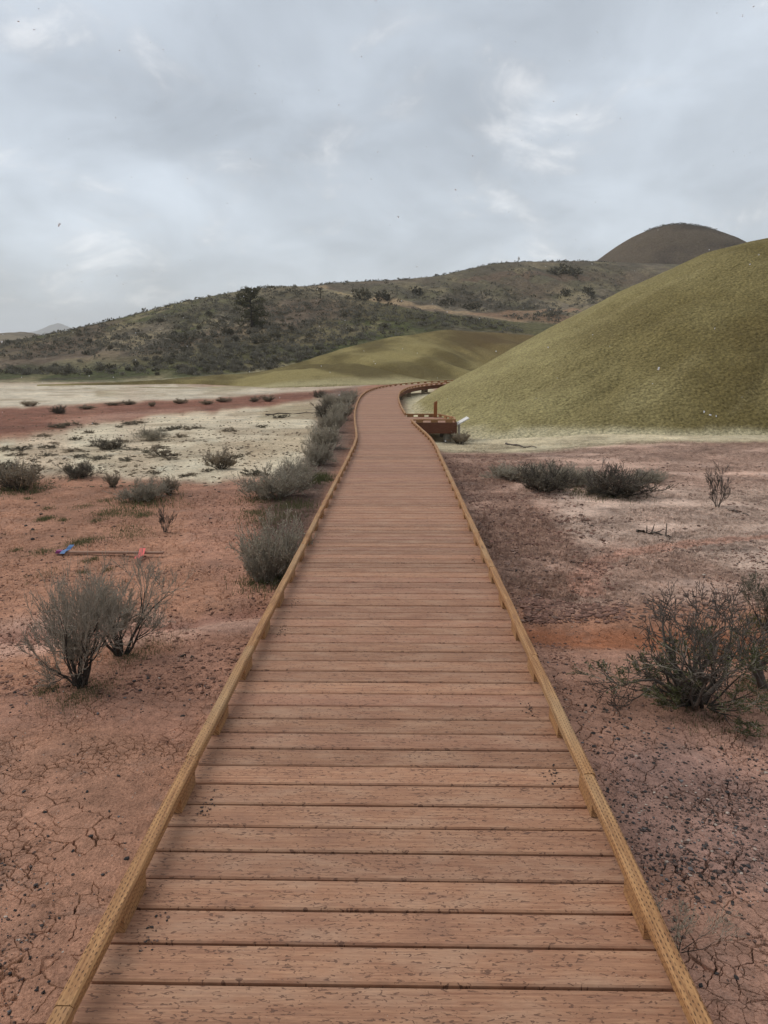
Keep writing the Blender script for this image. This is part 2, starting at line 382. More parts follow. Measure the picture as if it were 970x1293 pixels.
def build_ground():
    az = np.concatenate([np.linspace(-180, -38, 34, endpoint=False), np.linspace(-38, -29, 40, endpoint=False), np.linspace(-29, -4.6, 520, endpoint=False), np.linspace(-4.6, 4.6, 30, endpoint=False), np.linspace(4.6, 29, 520, endpoint=False),
                         np.linspace(29, 38, 40, endpoint=False), np.linspace(38, 180, 34, endpoint=False)])*math.pi/180
    py = np.concatenate([np.linspace(1440, 1301, 60), np.linspace(1300, 760, 1000, endpoint=False), np.linspace(760, 486, 300)])
    h = 2.0; r1 = (F*h/(CP*(py-HOR)) - h*SP)/CP
    r = np.concatenate([[.25, .6, .9], r1[r1 > 1.1], [84, 95, 110, 130, 160, 200, 260, 340, 450, 600, 800, 1100, 1500, 2100, 3000, 4500, 6500]])
    nr, na = len(r), len(az)
    A, Rr = np.meshgrid(az, r)
    x = (np.sin(A)*Rr).ravel(); y = (np.cos(A)*Rr).ravel()
    z = gz(x, y)
    V = np.stack([x, y, z], 1)
    i = np.arange(nr-1)[:, None]*na; j = np.arange(na)[None]; j2 = (j+1) % na
    Q = np.stack([(i+j), (i+j2), (i+na+j2), (i+na+j)], -1).reshape(-1, 4)
    o = np_mesh('ground', V, Q, M['soil'])
    C, ck, ro = soil_at(x, y)
    set_col(o, 'soil', C); set_f(o, 'crack', ck); set_f(o, 'rough', ro)
    return tag(o, kind='structure')
ground = build_ground()

# ------------------------------------------------------------------ hills
def resample(pts, n, key=0):
    P = np.array([tuple(p) for p in pts], float)
    s = np.concatenate([[0], np.cumsum(np.linalg.norm(np.diff(P, axis=0), axis=1))]); s /= s[-1]
    # smooth (Catmull-like) interpolation by heavy linear sampling + box filter
    t = np.linspace(0, 1, n); Q = np.stack([np.interp(t, s, P[:, k]) for k in range(3)], 1)
    k = max(3, n//(len(pts)*2))
    w = np.ones(k)/k; pad = k//2
    E = np.concatenate([np.repeat(Q[:1], pad, 0), Q, np.repeat(Q[-1:], pad, 0)])
    return np.stack([np.convolve(E[:, c], w, 'valid')[:n] for c in range(3)], 1)
def loft(name, base, ridge, mat, n=420, m=110, amp=.6, fs=.08, back=(40, -14), prof=None, colour=None, gully=0, seed=1):
    B = resample([at(*p) for p in base], n); T = resample([at(*p) for p in ridge], n)
    prof = prof or (lambda t: t*(1.22-.22*t))
    rows = []; ts = np.concatenate([np.linspace(0, 1, m), 1+np.linspace(0, 1, 18)[1:]])
    for t in ts:
        if t <= 1:
            P = B + (T-B)*t; P[:, 2] = B[:, 2] + (T[:, 2]-B[:, 2])*prof(t)
        else:
            q = t-1; P = T.copy(); P[:, 1] += back[0]*q; P[:, 0] += P[:, 0]/P[:, 1]*back[0]*q; P[:, 2] += back[1]*q*q*1.0
        if t == 0: P[:, 2] -= .6
        rows.append(P)
    G = np.array(rows); nr = len(ts); V = G.reshape(-1, 3)
    tt = np.repeat(np.clip(ts, 0, 1), n)
    f = fbm(V[:, 0]*fs, V[:, 1]*fs, 5, seed)-.5
    V[:, 2] += f*amp*np.sin(np.clip(tt, 0, 1)*math.pi*.80+.25)
    if gully:
        col = np.tile(np.linspace(0, 1, n), nr)
        g = np.abs(fbm(V[:, 0]*.16+tt*2.2, V[:, 1]*.02, 3, seed+9)-.5)*2
        V[:, 2] -= gully*(1-g)**3*np.sin(np.clip(tt, 0, 1)*math.pi)
    i = np.arange(nr-1)[:, None]*n; j = np.arange(n-1)[None]
    Q = np.stack([i+j, i+j+1, i+n+j+1, i+n+j], -1).reshape(-1, 4)
    o = np_mesh(name, V, Q, mat); tag(o, kind='structure')
    return o, V, tt
def bvh_of(o):
    return BVHTree.FromObject(o, bpy.context.evaluated_depsgraph_get())
BV = {}
def hit(px, py, names):
    best = None
    d = ray(px, py).normalized()
    for k in names:
        h = BV[k].ray_cast(EYE, d)
        if h[0] is not None and (best is None or h[3] < best[1]): best = (h[0], h[3], k)
    return best

# near olive mound on the right
def build_olive():
    xs = np.concatenate([np.linspace(-.6, 24, 330), np.linspace(24.3, 42, 40)]); ys = np.linspace(17.5, 47, 330)
    X, Yy = np.meshgrid(xs, ys); x = X.ravel(); y = Yy.ravel()
    zr = np.interp(x, [-.6, .7, 2.4, 4.2, 7, 10, 13, 16, 20, 25, 33, 42], [-.9, -.48, .58, 1.44, 3.10, 4.72, 5.91, 6.56, 7.31, 7.81, 7.1, 3.2])
    for _ in range(1): pass
    c = 32.5 - .0*x; bf = 11.6*(1-np.exp(-np.clip(x+.3, 0, 99)/1.2)*.75); bb = 11.0*(1-np.exp(-np.clip(x+.3, 0, 99)/1.6)*.7)
    v = np.where(y < c, (c-y)/bf, (y-c)/bb)
    q = 1 - np.clip(v, 0, 3)**1.9*1.0
    z = -.75 + (zr+.75)*np.where(q > 0, q, q*.4)
    # rills running down, and a soft swell
    z += .35*(fbm(x*.22, y*.22, 3, 61)-.5)*np.clip(q, 0, 1)
    ang = np.arctan2(y-34, x-24); rill = np.abs(fbm(ang*9, np.hypot(x-24, y-34)*.12, 4, 66)-.5)*2
    z -= .26*(1-rill)**5*np.clip(q*2, 0, 1)*np.clip((1-q)*2.5, 0, 1)
    z += .05*(fbm(x*1.8, y*1.8, 3, 70)-.5)
    V = np.stack([x, y, z], 1); n = len(xs)
    i = np.arange(len(ys)-1)[:, None]*n; j = np.arange(n-1)[None]
    Q = np.stack([i+j, i+j+1, i+n+j+1, i+n+j], -1).reshape(-1, 4)
    o = np_mesh('olive_hill', V, Q, M['olive']); tag(o, kind='structure')
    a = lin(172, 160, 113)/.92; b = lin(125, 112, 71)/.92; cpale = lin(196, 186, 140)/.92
    w = sstep(.35, .65, fbm(x*.5+y*.2, y*.3, 4, 80)); side = sstep(2, 13, x + (26-y)*.35)  # w: clay mottling; side: sky-lit left flank and shaded right front put into colour
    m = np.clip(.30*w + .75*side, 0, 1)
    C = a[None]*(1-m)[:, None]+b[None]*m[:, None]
    streak = .6*sstep(.56, .72, fbm(ang*18, np.hypot(x-24, y-34)*.25, 4, 85))*.35
    C = C*(1-streak)[:, None]+(lin(182, 168, 122)/.92)[None]*streak[:, None]
    brown = sstep(.55, .75, fbm(x*.25+4, y*.25, 4, 87))*.25
    C = C*(1-brown)[:, None]+(lin(98, 83, 54)/.92)[None]*brown[:, None]
    ht = z - gz(x, y); toe = (1-sstep(.0, .30, ht+.22*(fbm(x*1.5, y*1.5, 3, 90)-.5)))
    C = C*(1-toe)[:, None]+(lin(208, 196, 160)/.92)[None]*toe[:, None]
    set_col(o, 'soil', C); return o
olive = build_olive(); BV['olive'] = bvh_of(olive)

# low olive swell behind the walkway's bend
low, V, tt = loft('low_olive_hill', [(60, 489, 60), (200, 488, 61), (330, 487, 60), (460, 486, 60), (600, 487, 60), (760, 488, 60)],
    [(40, 487.5, 66), (150, 485, 70), (250, 476, 76), (330, 470, 80), (385, 456, 84), (440, 437, 88), (500, 424, 92), (560, 416, 95), (610, 420, 96), (660, 424, 98), (780, 428, 100)],
    M['olive'], amp=1.6, fs=.10, gully=1.3, back=(30, -8), seed=3)
w = fbm(V[:, 0]*.22+V[:, 1]*.05, V[:, 1]*.12, 5, 12); w2 = sstep(.35, .66, w)
C = (lin(152, 138, 92)/.92)[None]*(1-w2)[:, None] + (lin(106, 94, 60)/.92)[None]*w2[:, None]
rt = sstep(2, 14, V[:, 0])*sstep(.2, .9, tt)*.7; C = C*(1-rt)[:, None]+(lin(98, 78, 54)/.92)[None]*rt[:, None]
toe = (1-sstep(.02, .16, tt+.1*(w-.5))); C = C*(1-toe)[:, None]+(lin(178, 166, 126)/.92)[None]*toe[:, None]
set_col(low, 'soil', C); BV['low'] = bvh_of(low)

def sage_colours(V, tt, seed, green=1.0):
    x, y = V[:, 0], V[:, 1]
    a = lin(118, 108, 92)/.92; g = lin(78, 82, 50)/.92; d = lin(74, 68, 58)/.92; t = lin(150, 136, 106)/.92; r = lin(116, 98, 82)/.92
    n1 = fbm(x*.05, y*.035, 5, seed); n2 = fbm(x*.16, y*.10, 5, seed+4); n3 = fbm(x*.5, y*.35, 4, seed+8)
    C = np.tile(a, (len(x), 1))
    for col, m in ((g, sstep(.46, .62, n1)*green*.9), (d, sstep(.5, .62, n2)*.75), (t, sstep(.55, .68, 1-n2)*.6), (r, sstep(.56, .66, fbm(x*.06+9, y*.05, 4, seed+13))*.55), (d, sstep(.55, .7, n3)*.6)):
        C = C*(1-m)[:, None]+col[None]*m[:, None]
    return C, n1
hillB, VB, tB = loft('far_sage_hill', [(150, 430, 150), (400, 408, 150), (560, 418, 140), (700, 425, 140), (900, 430, 150), (1150, 430, 160)],
    [(150, 415, 230), (300, 380, 215), (390, 361, 212), (450, 355, 218), (530, 352, 226), (575, 345, 232), (620, 335, 240), (660, 331.5, 246), (700, 331, 250), (760, 331, 258), (860, 333, 280), (1000, 338, 300), (1200, 350, 320)],
    M['sage'], amp=4.0, fs=.03, n=460, m=130, back=(60, -20), gully=2.0, seed=5)
hillA, VA, tA = loft('sage_hill', [(-600, 482, 75), (-250, 482.5, 76), (0, 483, 76), (150, 481, 78), (300, 475, 84), (420, 462, 95), (520, 445, 104), (640, 436, 110), (760, 436, 116)],
    [(-600, 452, 150), (-250, 445, 140), (-60, 440, 132), (0, 433, 132), (50, 425, 136), (100, 414, 142), (160, 400, 148), (220, 384, 154), (280, 371, 160), (335, 362, 166), (385, 361, 166), (430, 368, 158), (480, 381, 148), (540, 392, 142), (610, 401, 138), (690, 409, 136), (780, 416, 136)],
    M['sage'], amp=2.4, fs=.05, n=520, m=140, back=(50, -16), gully=.9, seed=2)
BV['A'] = bvh_of(hillA); BV['B'] = bvh_of(hillB)
def trail(V, C, pts, names, width, col, st):
    L = [hit(px, py, names) for px, py in pts]; L = [h[0].xy for h in L if h]
    if len(L) < 2: return C
    d = dist_poly(V[:, 0], V[:, 1], L) + 1.2*(fbm(V[:, 0]*.3, V[:, 1]*.3, 3, 3)-.5); m = (1-sstep(width*.5, width, d))*st
    return C*(1-m)[:, None]+(lin(*col)/.92)[None]*m[:, None]
C, n1 = sage_colours(VA, tA, 40)
base_pale = (1-sstep(.0, .05, tA))*.7; C = C*(1-base_pale)[:, None] + (lin(160, 150, 122)/.92)[None]*base_pale[:, None]
gr = sstep(.05, .12, tA)*(1-sstep(.22, .40, tA+.2*(n1-.5)))*.6; C = C*(1-gr)[:, None]+(lin(80, 82, 54)/.92)[None]*gr[:, None]
tp = sstep(.62, .9, tA)*sstep(-45, -20, VA[:, 0])*.55; C = C*(1-tp)[:, None]+(lin(142, 130, 104)/.92)[None]*tp[:, None]
gg = sstep(-12, 6, VA[:, 0]-8*(n1-.5))*sstep(.3, .6, tA)*.75; C = C*(1-gg)[:, None]+(lin(78, 78, 50)/.92)[None]*gg[:, None]
C = trail(VA, C, [(335, 430), (380, 432), (440, 420)], ['A'], 3.0, (138, 122, 98), .4)
set_col(hillA, 'soil', C)
C, n1 = sage_colours(VB, tB, 60, .6)
rb = sstep(.35, .6, tB)*.45; C = C*(1-rb)[:, None]+(lin(104, 95, 80)/.92)[None]*rb[:, None]
for pts, wd, cl in (([(405, 362), (430, 369), (470, 379), (520, 384), (560, 391), (600, 397), (650, 405), (690, 413)], 2.2, (158, 136, 108)),
                    ([(600, 397), (640, 395), (690, 392), (730, 391)], 1.8, (150, 122, 98)), ([(640, 399), (690, 402), (720, 404)], 6, (128, 104, 84)),
                    ([(600, 352), (660, 350), (730, 352)], 5, (106, 90, 76))):
    C = trail(VB, C, pts, ['A', 'B'], wd, cl, .85)
set_col(hillB, 'soil', C)
C2 = np.zeros((len(hillA.data.vertices), 4), np.float32); hillA.data.attributes['soil'].data.foreach_get('color', C2.ravel())
C2 = np.array([0]) if False else C2
# continue the trail on the near spur
buf = np.zeros(len(hillA.data.vertices)*4, np.float32); hillA.data.attributes['soil'].data.foreach_get('color', buf); CA = buf.reshape(-1, 4)[:, :3].astype(float)
CA = trail(VA, CA, [(405, 362), (430, 370), (470, 380), (520, 389), (560, 395), (600, 400)], ['A'], 1.6, (158, 140, 108), .8)
hillA.data.attributes['soil'].data.foreach_set('color', np.concatenate([CA, np.ones((len(CA), 1))], 1).astype(np.float32).ravel())

def dome(name, px, Y, prof, mat, col, z0, seed, amp=1.0):
    top = at(px, prof[0][1], Y); s = Y/F*1.0
    rr = [abs(p[0])*s for p in prof]; zz = [at(px, p[1], Y).z for p in prof]
    nr, na = 70, 120; r = np.linspace(0, rr[-1], nr); a = np.linspace(0, 2*math.pi, na, endpoint=False)
    A, Rr = np.meshgrid(a, r); k = 1+.10*(fbm(np.cos(A)*1.5+5, np.sin(A)*1.5+5, 3, seed)-.5)
    x = top.x+np.cos(A)*Rr*k; y = Y+np.sin(A)*Rr*k; z = np.interp(Rr, rr, zz)
    kk = np.ones(5)/5
    for c in range(na):
        e = np.concatenate([np.full(2, z[0, c]), z[:, c], np.full(2, z[-1, c])]); z[:, c] = np.convolve(e, kk, 'valid')
    z = z + amp*(fbm(x*.06, y*.06, 5, seed)-.5); z = np.maximum(z, z0) if z0 is not None else z
    V = np.stack([x.ravel(), y.ravel(), z.ravel()], 1)
    i = np.arange(nr-1)[:, None]*na; j = np.arange(na)[None]; j2 = (j+1) % na
    Q = np.stack([i+j, i+na+j, i+na+j2, i+j2], -1).reshape(-1, 4)
    o = np_mesh(name, V, Q, mat); tag(o, kind='structure')
    n = fbm(V[:, 0]*.05, V[:, 1]*.05, 5, seed+2); m = sstep(.4, .65, n)
    set_col(o, 'soil', (lin(*col[0])/.92)[None]*(1-m)[:, None]+(lin(*col[1])/.92)[None]*m[:, None]); return o
cone = dome('rounded_hill', 858, 345, [(0, 284), (18, 286), (38, 291.5), (58, 301), (76, 312), (98, 329), (125, 345), (200, 400), (270, 455)], M['sage'], ((94, 83, 69), (77, 68, 58)), None, 4, 2.0)
BV['cone'] = bvh_of(cone)
dome('distant_hill', 18, 620, [(0, 420), (25, 421), (50, 426), (80, 436), (150, 452), (200, 462)], M['far'], ((128, 116, 96), (108, 98, 82)), None, 6, 5)
dome('distant_peak', 73, 5200, [(0, 407.5), (8, 410), (22, 418), (45, 424), (110, 432), (260, 450)], M['far'], ((120, 112, 100), (104, 98, 90)), None, 8, 10)

# ------------------------------------------------------------------ boardwalk
CTRL = [(-.075, -2.5, 0), (-.012, 1.5, 0), (.215, 15, 0), (.215, 16.2, 0), (.10, 18.6, 0), (-.06, 22, 0), (-.16, 25, .04), (-.21, 28.5, .11), (-.19, 32, .19), (-.04, 35.5, .26), (.36, 38.6, .33), (1.15, 41.3, .39), (2.5, 43.6, .45), (4.6, 45.9, .51), (8, 48.4, .57), (12, 50.4, .6)]
def path_sample():
    P = np.array(CTRL, float); s = np.concatenate([[0], np.cumsum(np.linalg.norm(np.diff(P, axis=0), axis=1))])
    S = np.arange(0, s[-1], .0715); Q = np.stack([np.interp(S, s, P[:, k]) for k in range(3)], 1)
    k = 21; w = np.ones(k)/k
    for _ in range(2):
        E = np.concatenate([Q[:1]+(Q[:1]-Q[1:2])*np.arange(k//2, 0, -1)[:, None], Q, Q[-1:]+(Q[-1:]-Q[-2:-1])*np.arange(1, k//2+1)[:, None]])
        Q = np.stack([np.convolve(E[:, c], w, 'valid') for c in range(3)], 1)
    s = np.concatenate([[0], np.cumsum(np.linalg.norm(np.diff(Q, axis=0), axis=1))])
    return s, Q
PS, PQ = path_sample(); LEN = PS[-1]
def pth(s, off=0.0, dz=0.0):
    p = np.array([np.interp(s, PS, PQ[:, k]) for k in range(3)]); q = np.array([np.interp(s+.15, PS, PQ[:, k]) for k in range(3)]); o = np.array([np.interp(s-.15, PS, PQ[:, k]) for k in range(3)])
    t = q-o; t[2] = 0; t /= np.linalg.norm(t); nrm = np.array([t[1], -t[0], 0])       # to the right
    r = p + nrm*off; r[2] += dz; return Vector(r), Vector(t), Vector(nrm)
def s_at_y(y): return float(np.interp(y, PQ[:, 1], PS))

def uv_mesh(name, V, Fc, UV, mat, parent):
    o = mesh_obj(name, V, Fc, mat, parent); l = o.data.uv_layers.new(name='UVMap')
    flat = [c for f in UV for uv in f for c in uv]; l.data.foreach_set('uv', flat); return o
class Boards:
    def __init__(s): s.V = []; s.F = []; s.UV = []
    def sweep(s, secs, uvs, cap=True):
        """secs: list of rings (equal length) ; uvs same shape"""
        n = len(secs[0]); b = len(s.V)
        for r in secs: s.V += [tuple(p) for p in r]
        for i in range(len(secs)-1):
            for j in range(n):
                k = (j+1) % n
                s.F.append((b+i*n+j, b+i*n+k, b+(i+1)*n+k, b+(i+1)*n+j))
                s.UV.append((uvs[i][j], uvs[i][j+1], uvs[i+1][j+1], uvs[i+1][j]))
        if cap:
            s.F.append(tuple(b+j for j in range(n))[::-1]); s.UV.append(tuple(uvs[0][j] for j in range(n))[::-1])
            e = b+(len(secs)-1)*n; s.F.append(tuple(e+j for j in range(n))); s.UV.append(tuple(uvs[-1][j] for j in range(n)))
    def build(s, name, mat, parent):
        o = uv_mesh(name, s.V, s.F, s.UV, mat, parent)
        bm = bmesh.new(); bm.from_mesh(o.data); bmesh.ops.recalc_face_normals(bm, faces=bm.faces); bm.to_mesh(o.data); bm.free(); return o

walk = tag(empty('boardwalk', (0, 0, 0)), 'long brown plank boardwalk with low wooden kerb rails curving away towards the hills', 'boardwalk')
PITCHB, GAP, HW = .143, .011, .794
bd = Boards(); nb = int(LEN/PITCHB)
for i in range(nb):
    s0, s1 = i*PITCHB+GAP/2, (i+1)*PITCHB-GAP/2; jr = random.uniform(-.0015, .0015); jz = random.uniform(-.0012, .0012); je = random.uniform(-.006, .006)
    rings = []; uvs = []
    for off in (-HW+je, HW+je):
        a, t, _ = pth(s0+jr, off); b, t2, _ = pth(s1+jr, off); a.z += jz; b.z += jz
        up = Vector((0, 0, 1)); ch = .005
        rings.append([a-up*.036, b-up*.036, b-up*ch, b-t2*ch, a+t*ch, a-up*ch])
        vv = i*PITCHB; uvs.append([(off, vv+.07), (off, vv+.072), (off, vv+.139), (off, vv+.134), (off, vv+.008), (off, vv+.004), (off, vv+.002)])
    bd.sweep(rings, uvs)
bd.build('deck', M['deck'], walk)

RW, RT, RZ = .047, .040, .096
def rail_piece(p0, p1, v0, name='kerb_rail', parent=walk, jog=0.0):
    """straight 2x4 on the flat from p0 to p1 (points on the rail's top centre line), softly rounded arrises"""
    d = (p1-p0); L = d.length; d.normalize(); n = Vector((d.y, -d.x, 0)).normalized(); u = n.cross(d)
    if u.z < 0: u = -u
    hw = RW/2; c = .006
    prof = [(-hw+c, 0), (hw-c, 0), (hw, -c), (hw, -RT+c), (hw-c, -RT), (-hw+c, -RT), (-hw, -RT+c), (-hw, -c)]
    vs = [0, RW-2*c, RW-c, RW+RT-2*c, RW+RT, RW*2+RT-2*c, RW*2+RT, RW*2+RT*2-2*c, RW*2+RT*2]
    B = Boards(); rings = []; uvs = []; ns = max(2, int(L/.3))
    for k in range(ns+1):
        q = p0 + d*(L*k/ns); wob = n*(math.sin(k*2.1+v0)*.0015)
        rings.append([q+n*(a+jog)+u*b+wob for a, b in prof]); uvs.append([(v0+L*k/ns, w+v0*3) for w in vs])
    B.sweep(rings, uvs); return B.build(name, M['rail'], parent)
def box_on(p, t, n, la, wa, ha, B, v0):
    u = Vector((0, 0, 1)); r = []
    for e in (-la/2, la/2):
        c = p+t*e; r.append([c-n*wa/2+u*ha, c+n*wa/2+u*ha, c+n*wa/2, c-n*wa/2])
    B.sweep(r, [[(v0+e, w) for w in (0, wa, wa+ha, 2*wa+ha, 2*wa+2*ha)] for e in (0, la)])
S_PL0, S_PL1 = s_at_y(21.35), s_at_y(23.75)
blocks_far = Boards(); nblk = 0
for side in (-1, 1):
    off = side*(.803-RW/2)
    # rail lengths
    s = 0.45 if side < 0 else .95; k = 0
    while s < LEN-1.2:
        ln = random.choice((1.22, 1.83, 1.22, 2.44)) if s < 17 else (1.2 if s < 29 else 1.0)
        e = min(s+ln, LEN-.3)
        if side > 0:
            if s < S_PL0 < e: e = S_PL0
            if S_PL0 <= s < S_PL1: s = S_PL1; continue
        a, _, n0 = pth(s+.0015, off, RZ); b, _, n1 = pth(e-.0015, off, RZ)
        if s < 17:
            j = random.uniform(-.004, .004); a += n0*j; b += n1*random.uniform(-.004, .004); a.z += random.uniform(-.002, .002); b.z += random.uniform(-.002, .002)
        rail_piece(a, b, random.uniform(0, 60)); s = e
    # spacer blocks under the rail
    s = .30
    while s < LEN-1:
        if not (side > 0 and S_PL0-.1 < s < S_PL1+.1):
            p, t, n = pth(s, side*(.803-RW/2), .0005)
            if s < 29 and nblk < 100:
                B = Boards(); box_on(p, t, n, .2, RW-.006, RZ-RT-.001, B, random.uniform(0, 50)); B.build('spacer_block', M['rail'], walk); nblk += 1
            else: box_on(p, t, n, .2, RW-.006, RZ-RT-.001, blocks_far, random.uniform(0, 50))
        s += .61
o = blocks_far.build('spacer_block', M['rail'], walk); tag(o, kind='stuff')

def sweep_beam(off, top, bot, th, s0, s1, name, mat, parent=walk, step=.5):
    B = Boards(); rings = []; uvs = []; n = max(2, int((s1-s0)/step))
    for k in range(n+1):
        s = s0+(s1-s0)*k/n; p, t, nn = pth(s, off); u = Vector((0, 0, 1))
        rings.append([p-nn*th/2+u*top, p+nn*th/2+u*top, p+nn*th/2+u*bot, p-nn*th/2+u*bot]); uvs.append([(s, 0)]*5)
    B.sweep(rings, uvs); return B.build(name, mat, parent)
for off in (-.70, -.02, .70): sweep_beam(off, -.0365, -.215, .05, .1, LEN-.1, 'stringer_beam', M['fascia'])
def cyl(name, p, r, z0, z1, mat, parent, n=14):
    v = []; 
    for z, rr in ((z0, r*1.02), (z1-.01, r), (z1, r*.95)):
        v += [(p[0]+rr*math.cos(2*math.pi*k/n), p[1]+rr*math.sin(2*math.pi*k/n), z) for k in range(n)]
    f = [(a*n+k, a*n+(k+1) % n, (a+1)*n+(k+1) % n, (a+1)*n+k) for a in (0, 1) for k in range(n)] + [tuple(2*n+k for k in range(n))]
    return mesh_obj(name, v, f, mat, parent)
for s in np.arange(.8, LEN-1, 2.44):
    for off in (-.62, .62):
        p, t, n = pth(float(s), off); g = gz1(p.x, p.y)
        B = Boards(); u = Vector((0, 0, 1)); w = .09
        q = Vector((p.x, p.y, g-.2)); zt = p.z-.216
        B.sweep([[Vector((q.x-w, q.y-w, z)), Vector((q.x+w, q.y-w, z)), Vector((q.x+w, q.y+w, z)), Vector((q.x-w, q.y+w, z))] for z in (q.z, zt)], [[(0, 0)]*5]*2)
        B.build('pier', M['post'], walk)
# viewing platform on the right
x0 = pth(s_at_y(21.4), .78)[0].x; x1 = pth(s_at_y(23.7), .78)[0].x
PLAT = [Vector((x0+.003, 21.4, 0)), Vector((1.98, 21.4, 0)), Vector((2.02, 22.35, 0)), Vector((1.66, 23.7, 0)), Vector((x1+.003, 23.7, 0))]
B = Boards(); yy = 21.42
def plat_x(y): return float(np.interp(y, [21.4, 22.35, 23.7], [1.98, 2.02, 1.66]))
i = 0
while yy+.137 < 23.7:
    rings = []; uvs = []
    for q in (0, 1):
        r = []
        for (y_, z_) in ((yy, -.036), (yy+.137, -.036), (yy+.137, -.004), (yy+.133, 0), (yy+.004, 0), (yy, -.004)):
            xl = pth(s_at_y(y_), .78)[0].x+.004; r.append(Vector((xl if q == 0 else plat_x(y_), y_, z_)))
        rings.append(r); vv = (400+i)*.143; uvs.append([(q*1.2, vv+w) for w in (.07, .072, .139, .134, .008, .004, .002)])
    B.sweep(rings, uvs); yy += .143; i += 1
B.build('platform_deck', M['deck'], walk)
def wall_beam(a, b, top, bot, th, name, mat):
    d = (b-a).normalized(); n = Vector((d.y, -d.x, 0)); u = Vector((0, 0, 1)); B = Boards()
    B.sweep([[p-n*th/2+u*top, p+n*th/2+u*top, p+n*th/2+u*bot, p-n*th/2+u*bot] for p in (a, b)], [[(0, 0)]*5]*2); return B.build(name, mat, walk)
near_l, near_r, mid_r, far_r, far_l = PLAT
wall_beam(near_l+Vector((.06, -.03, 0)), near_r+Vector((.03, -.03, 0)), -.004, -.30, .04, 'platform_fascia', M['fascia'])
wall_beam(near_r+Vector((.03, -.005, 0)), mid_r+Vector((.03, 0, 0)), -.004, -.30, .04, 'platform_fascia', M['fascia'])
wall_beam(mid_r+Vector((.03, .03, 0)), far_r+Vector((.03, 0, 0)), -.004, -.30, .04, 'platform_fascia', M['fascia'])
wall_beam(far_r+Vector((0, .03, 0)), far_l+Vector((.03, .03, 0)), -.004, -.30, .04, 'platform_fascia', M['fascia'])
zr = Vector((0, 0, RZ))
for a, b in ((near_l+Vector((.06, 0, 0)), near_r), (near_r+Vector((0, .05, 0)), mid_r), (mid_r+Vector((-.01, .03, 0)), far_r), (far_r+Vector((-.05, 0, 0)), far_l)):
    rail_piece(a+zr, b+zr, random.uniform(0, 50))
    for f in (.15, .5, .85):
        p = a.lerp(b, f); d = (b-a).normalized(); BB = Boards(); box_on(p+Vector((0, 0, .0005)), d, Vector((d.y, -d.x, 0)), .2, RW-.012, RZ-RT-.001, BB, random.uniform(0, 50)); BB.build('spacer_block', M['rail'], walk)
for px_, py_ in ((1.78, 21.62), (1.0, 21.62), (1.75, 22.6), (1.15, 23.3)):
    cyl('concrete_pier', (px_, py_), .11, gz1(px_, py_)-.2, -.30, M['concrete'], walk)
wall_beam(Vector((.95, 21.66, 0)), Vector((1.9, 21.66, 0)), -.2, -.299, .09, 'platform_joist', M['fascia'])

# stained post standing on the platform and the tilted panel beside it
def prism(name, p, w, d, h, mat, parent=None, slope=0.0):
    v = [(-w/2, -d/2, 0), (w/2, -d/2, 0), (w/2, d/2, 0), (-w/2, d/2, 0), (-w/2, -d/2, h-slope), (w/2, -d/2, h), (w/2, d/2, h), (-w/2, d/2, h-slope)]
    o = mesh_obj(name, v, [(3, 2, 1, 0), (4, 5, 6, 7), (0, 1, 5, 4), (1, 2, 6, 5), (2, 3, 7, 6), (3, 0, 4, 7)], mat, parent); o.location = p
    bm = bmesh.new(); bm.from_mesh(o.data); bmesh.ops.bevel(bm, geom=list(bm.edges), offset=.004, segments=1, affect='EDGES'); bm.to_mesh(o.data); bm.free(); return o
pp = prism('marker_post', (1.56, 23.45, 0), .10, .10, .50, M['orange'], None, .05)
tag(pp, 'short rust brown square post standing on the viewing platform', 'post')
pg = (2.15, 22.1); gzp = gz1(*pg)
sg = tag(empty('information_panel', (pg[0], pg[1], gzp)), 'small white tilted information panel on one leg beside the viewing platform', 'information panel')
prism('leg', (0, 0, -.15), .07, .07, .66, M['steel'], sg)
pn = prism('panel', (0, 0, .49), .50, .62, .03, M['panel'], sg); pn.rotation_euler = (0, R(-30), 0); pn.location = (.05, 0, .50)
fr = prism('bracket', (0, 0, .46), .16, .10, .03, M['steel'], sg); fr.rotation_euler = (0, R(-30), 0); fr.location = (.03, 0, .475)

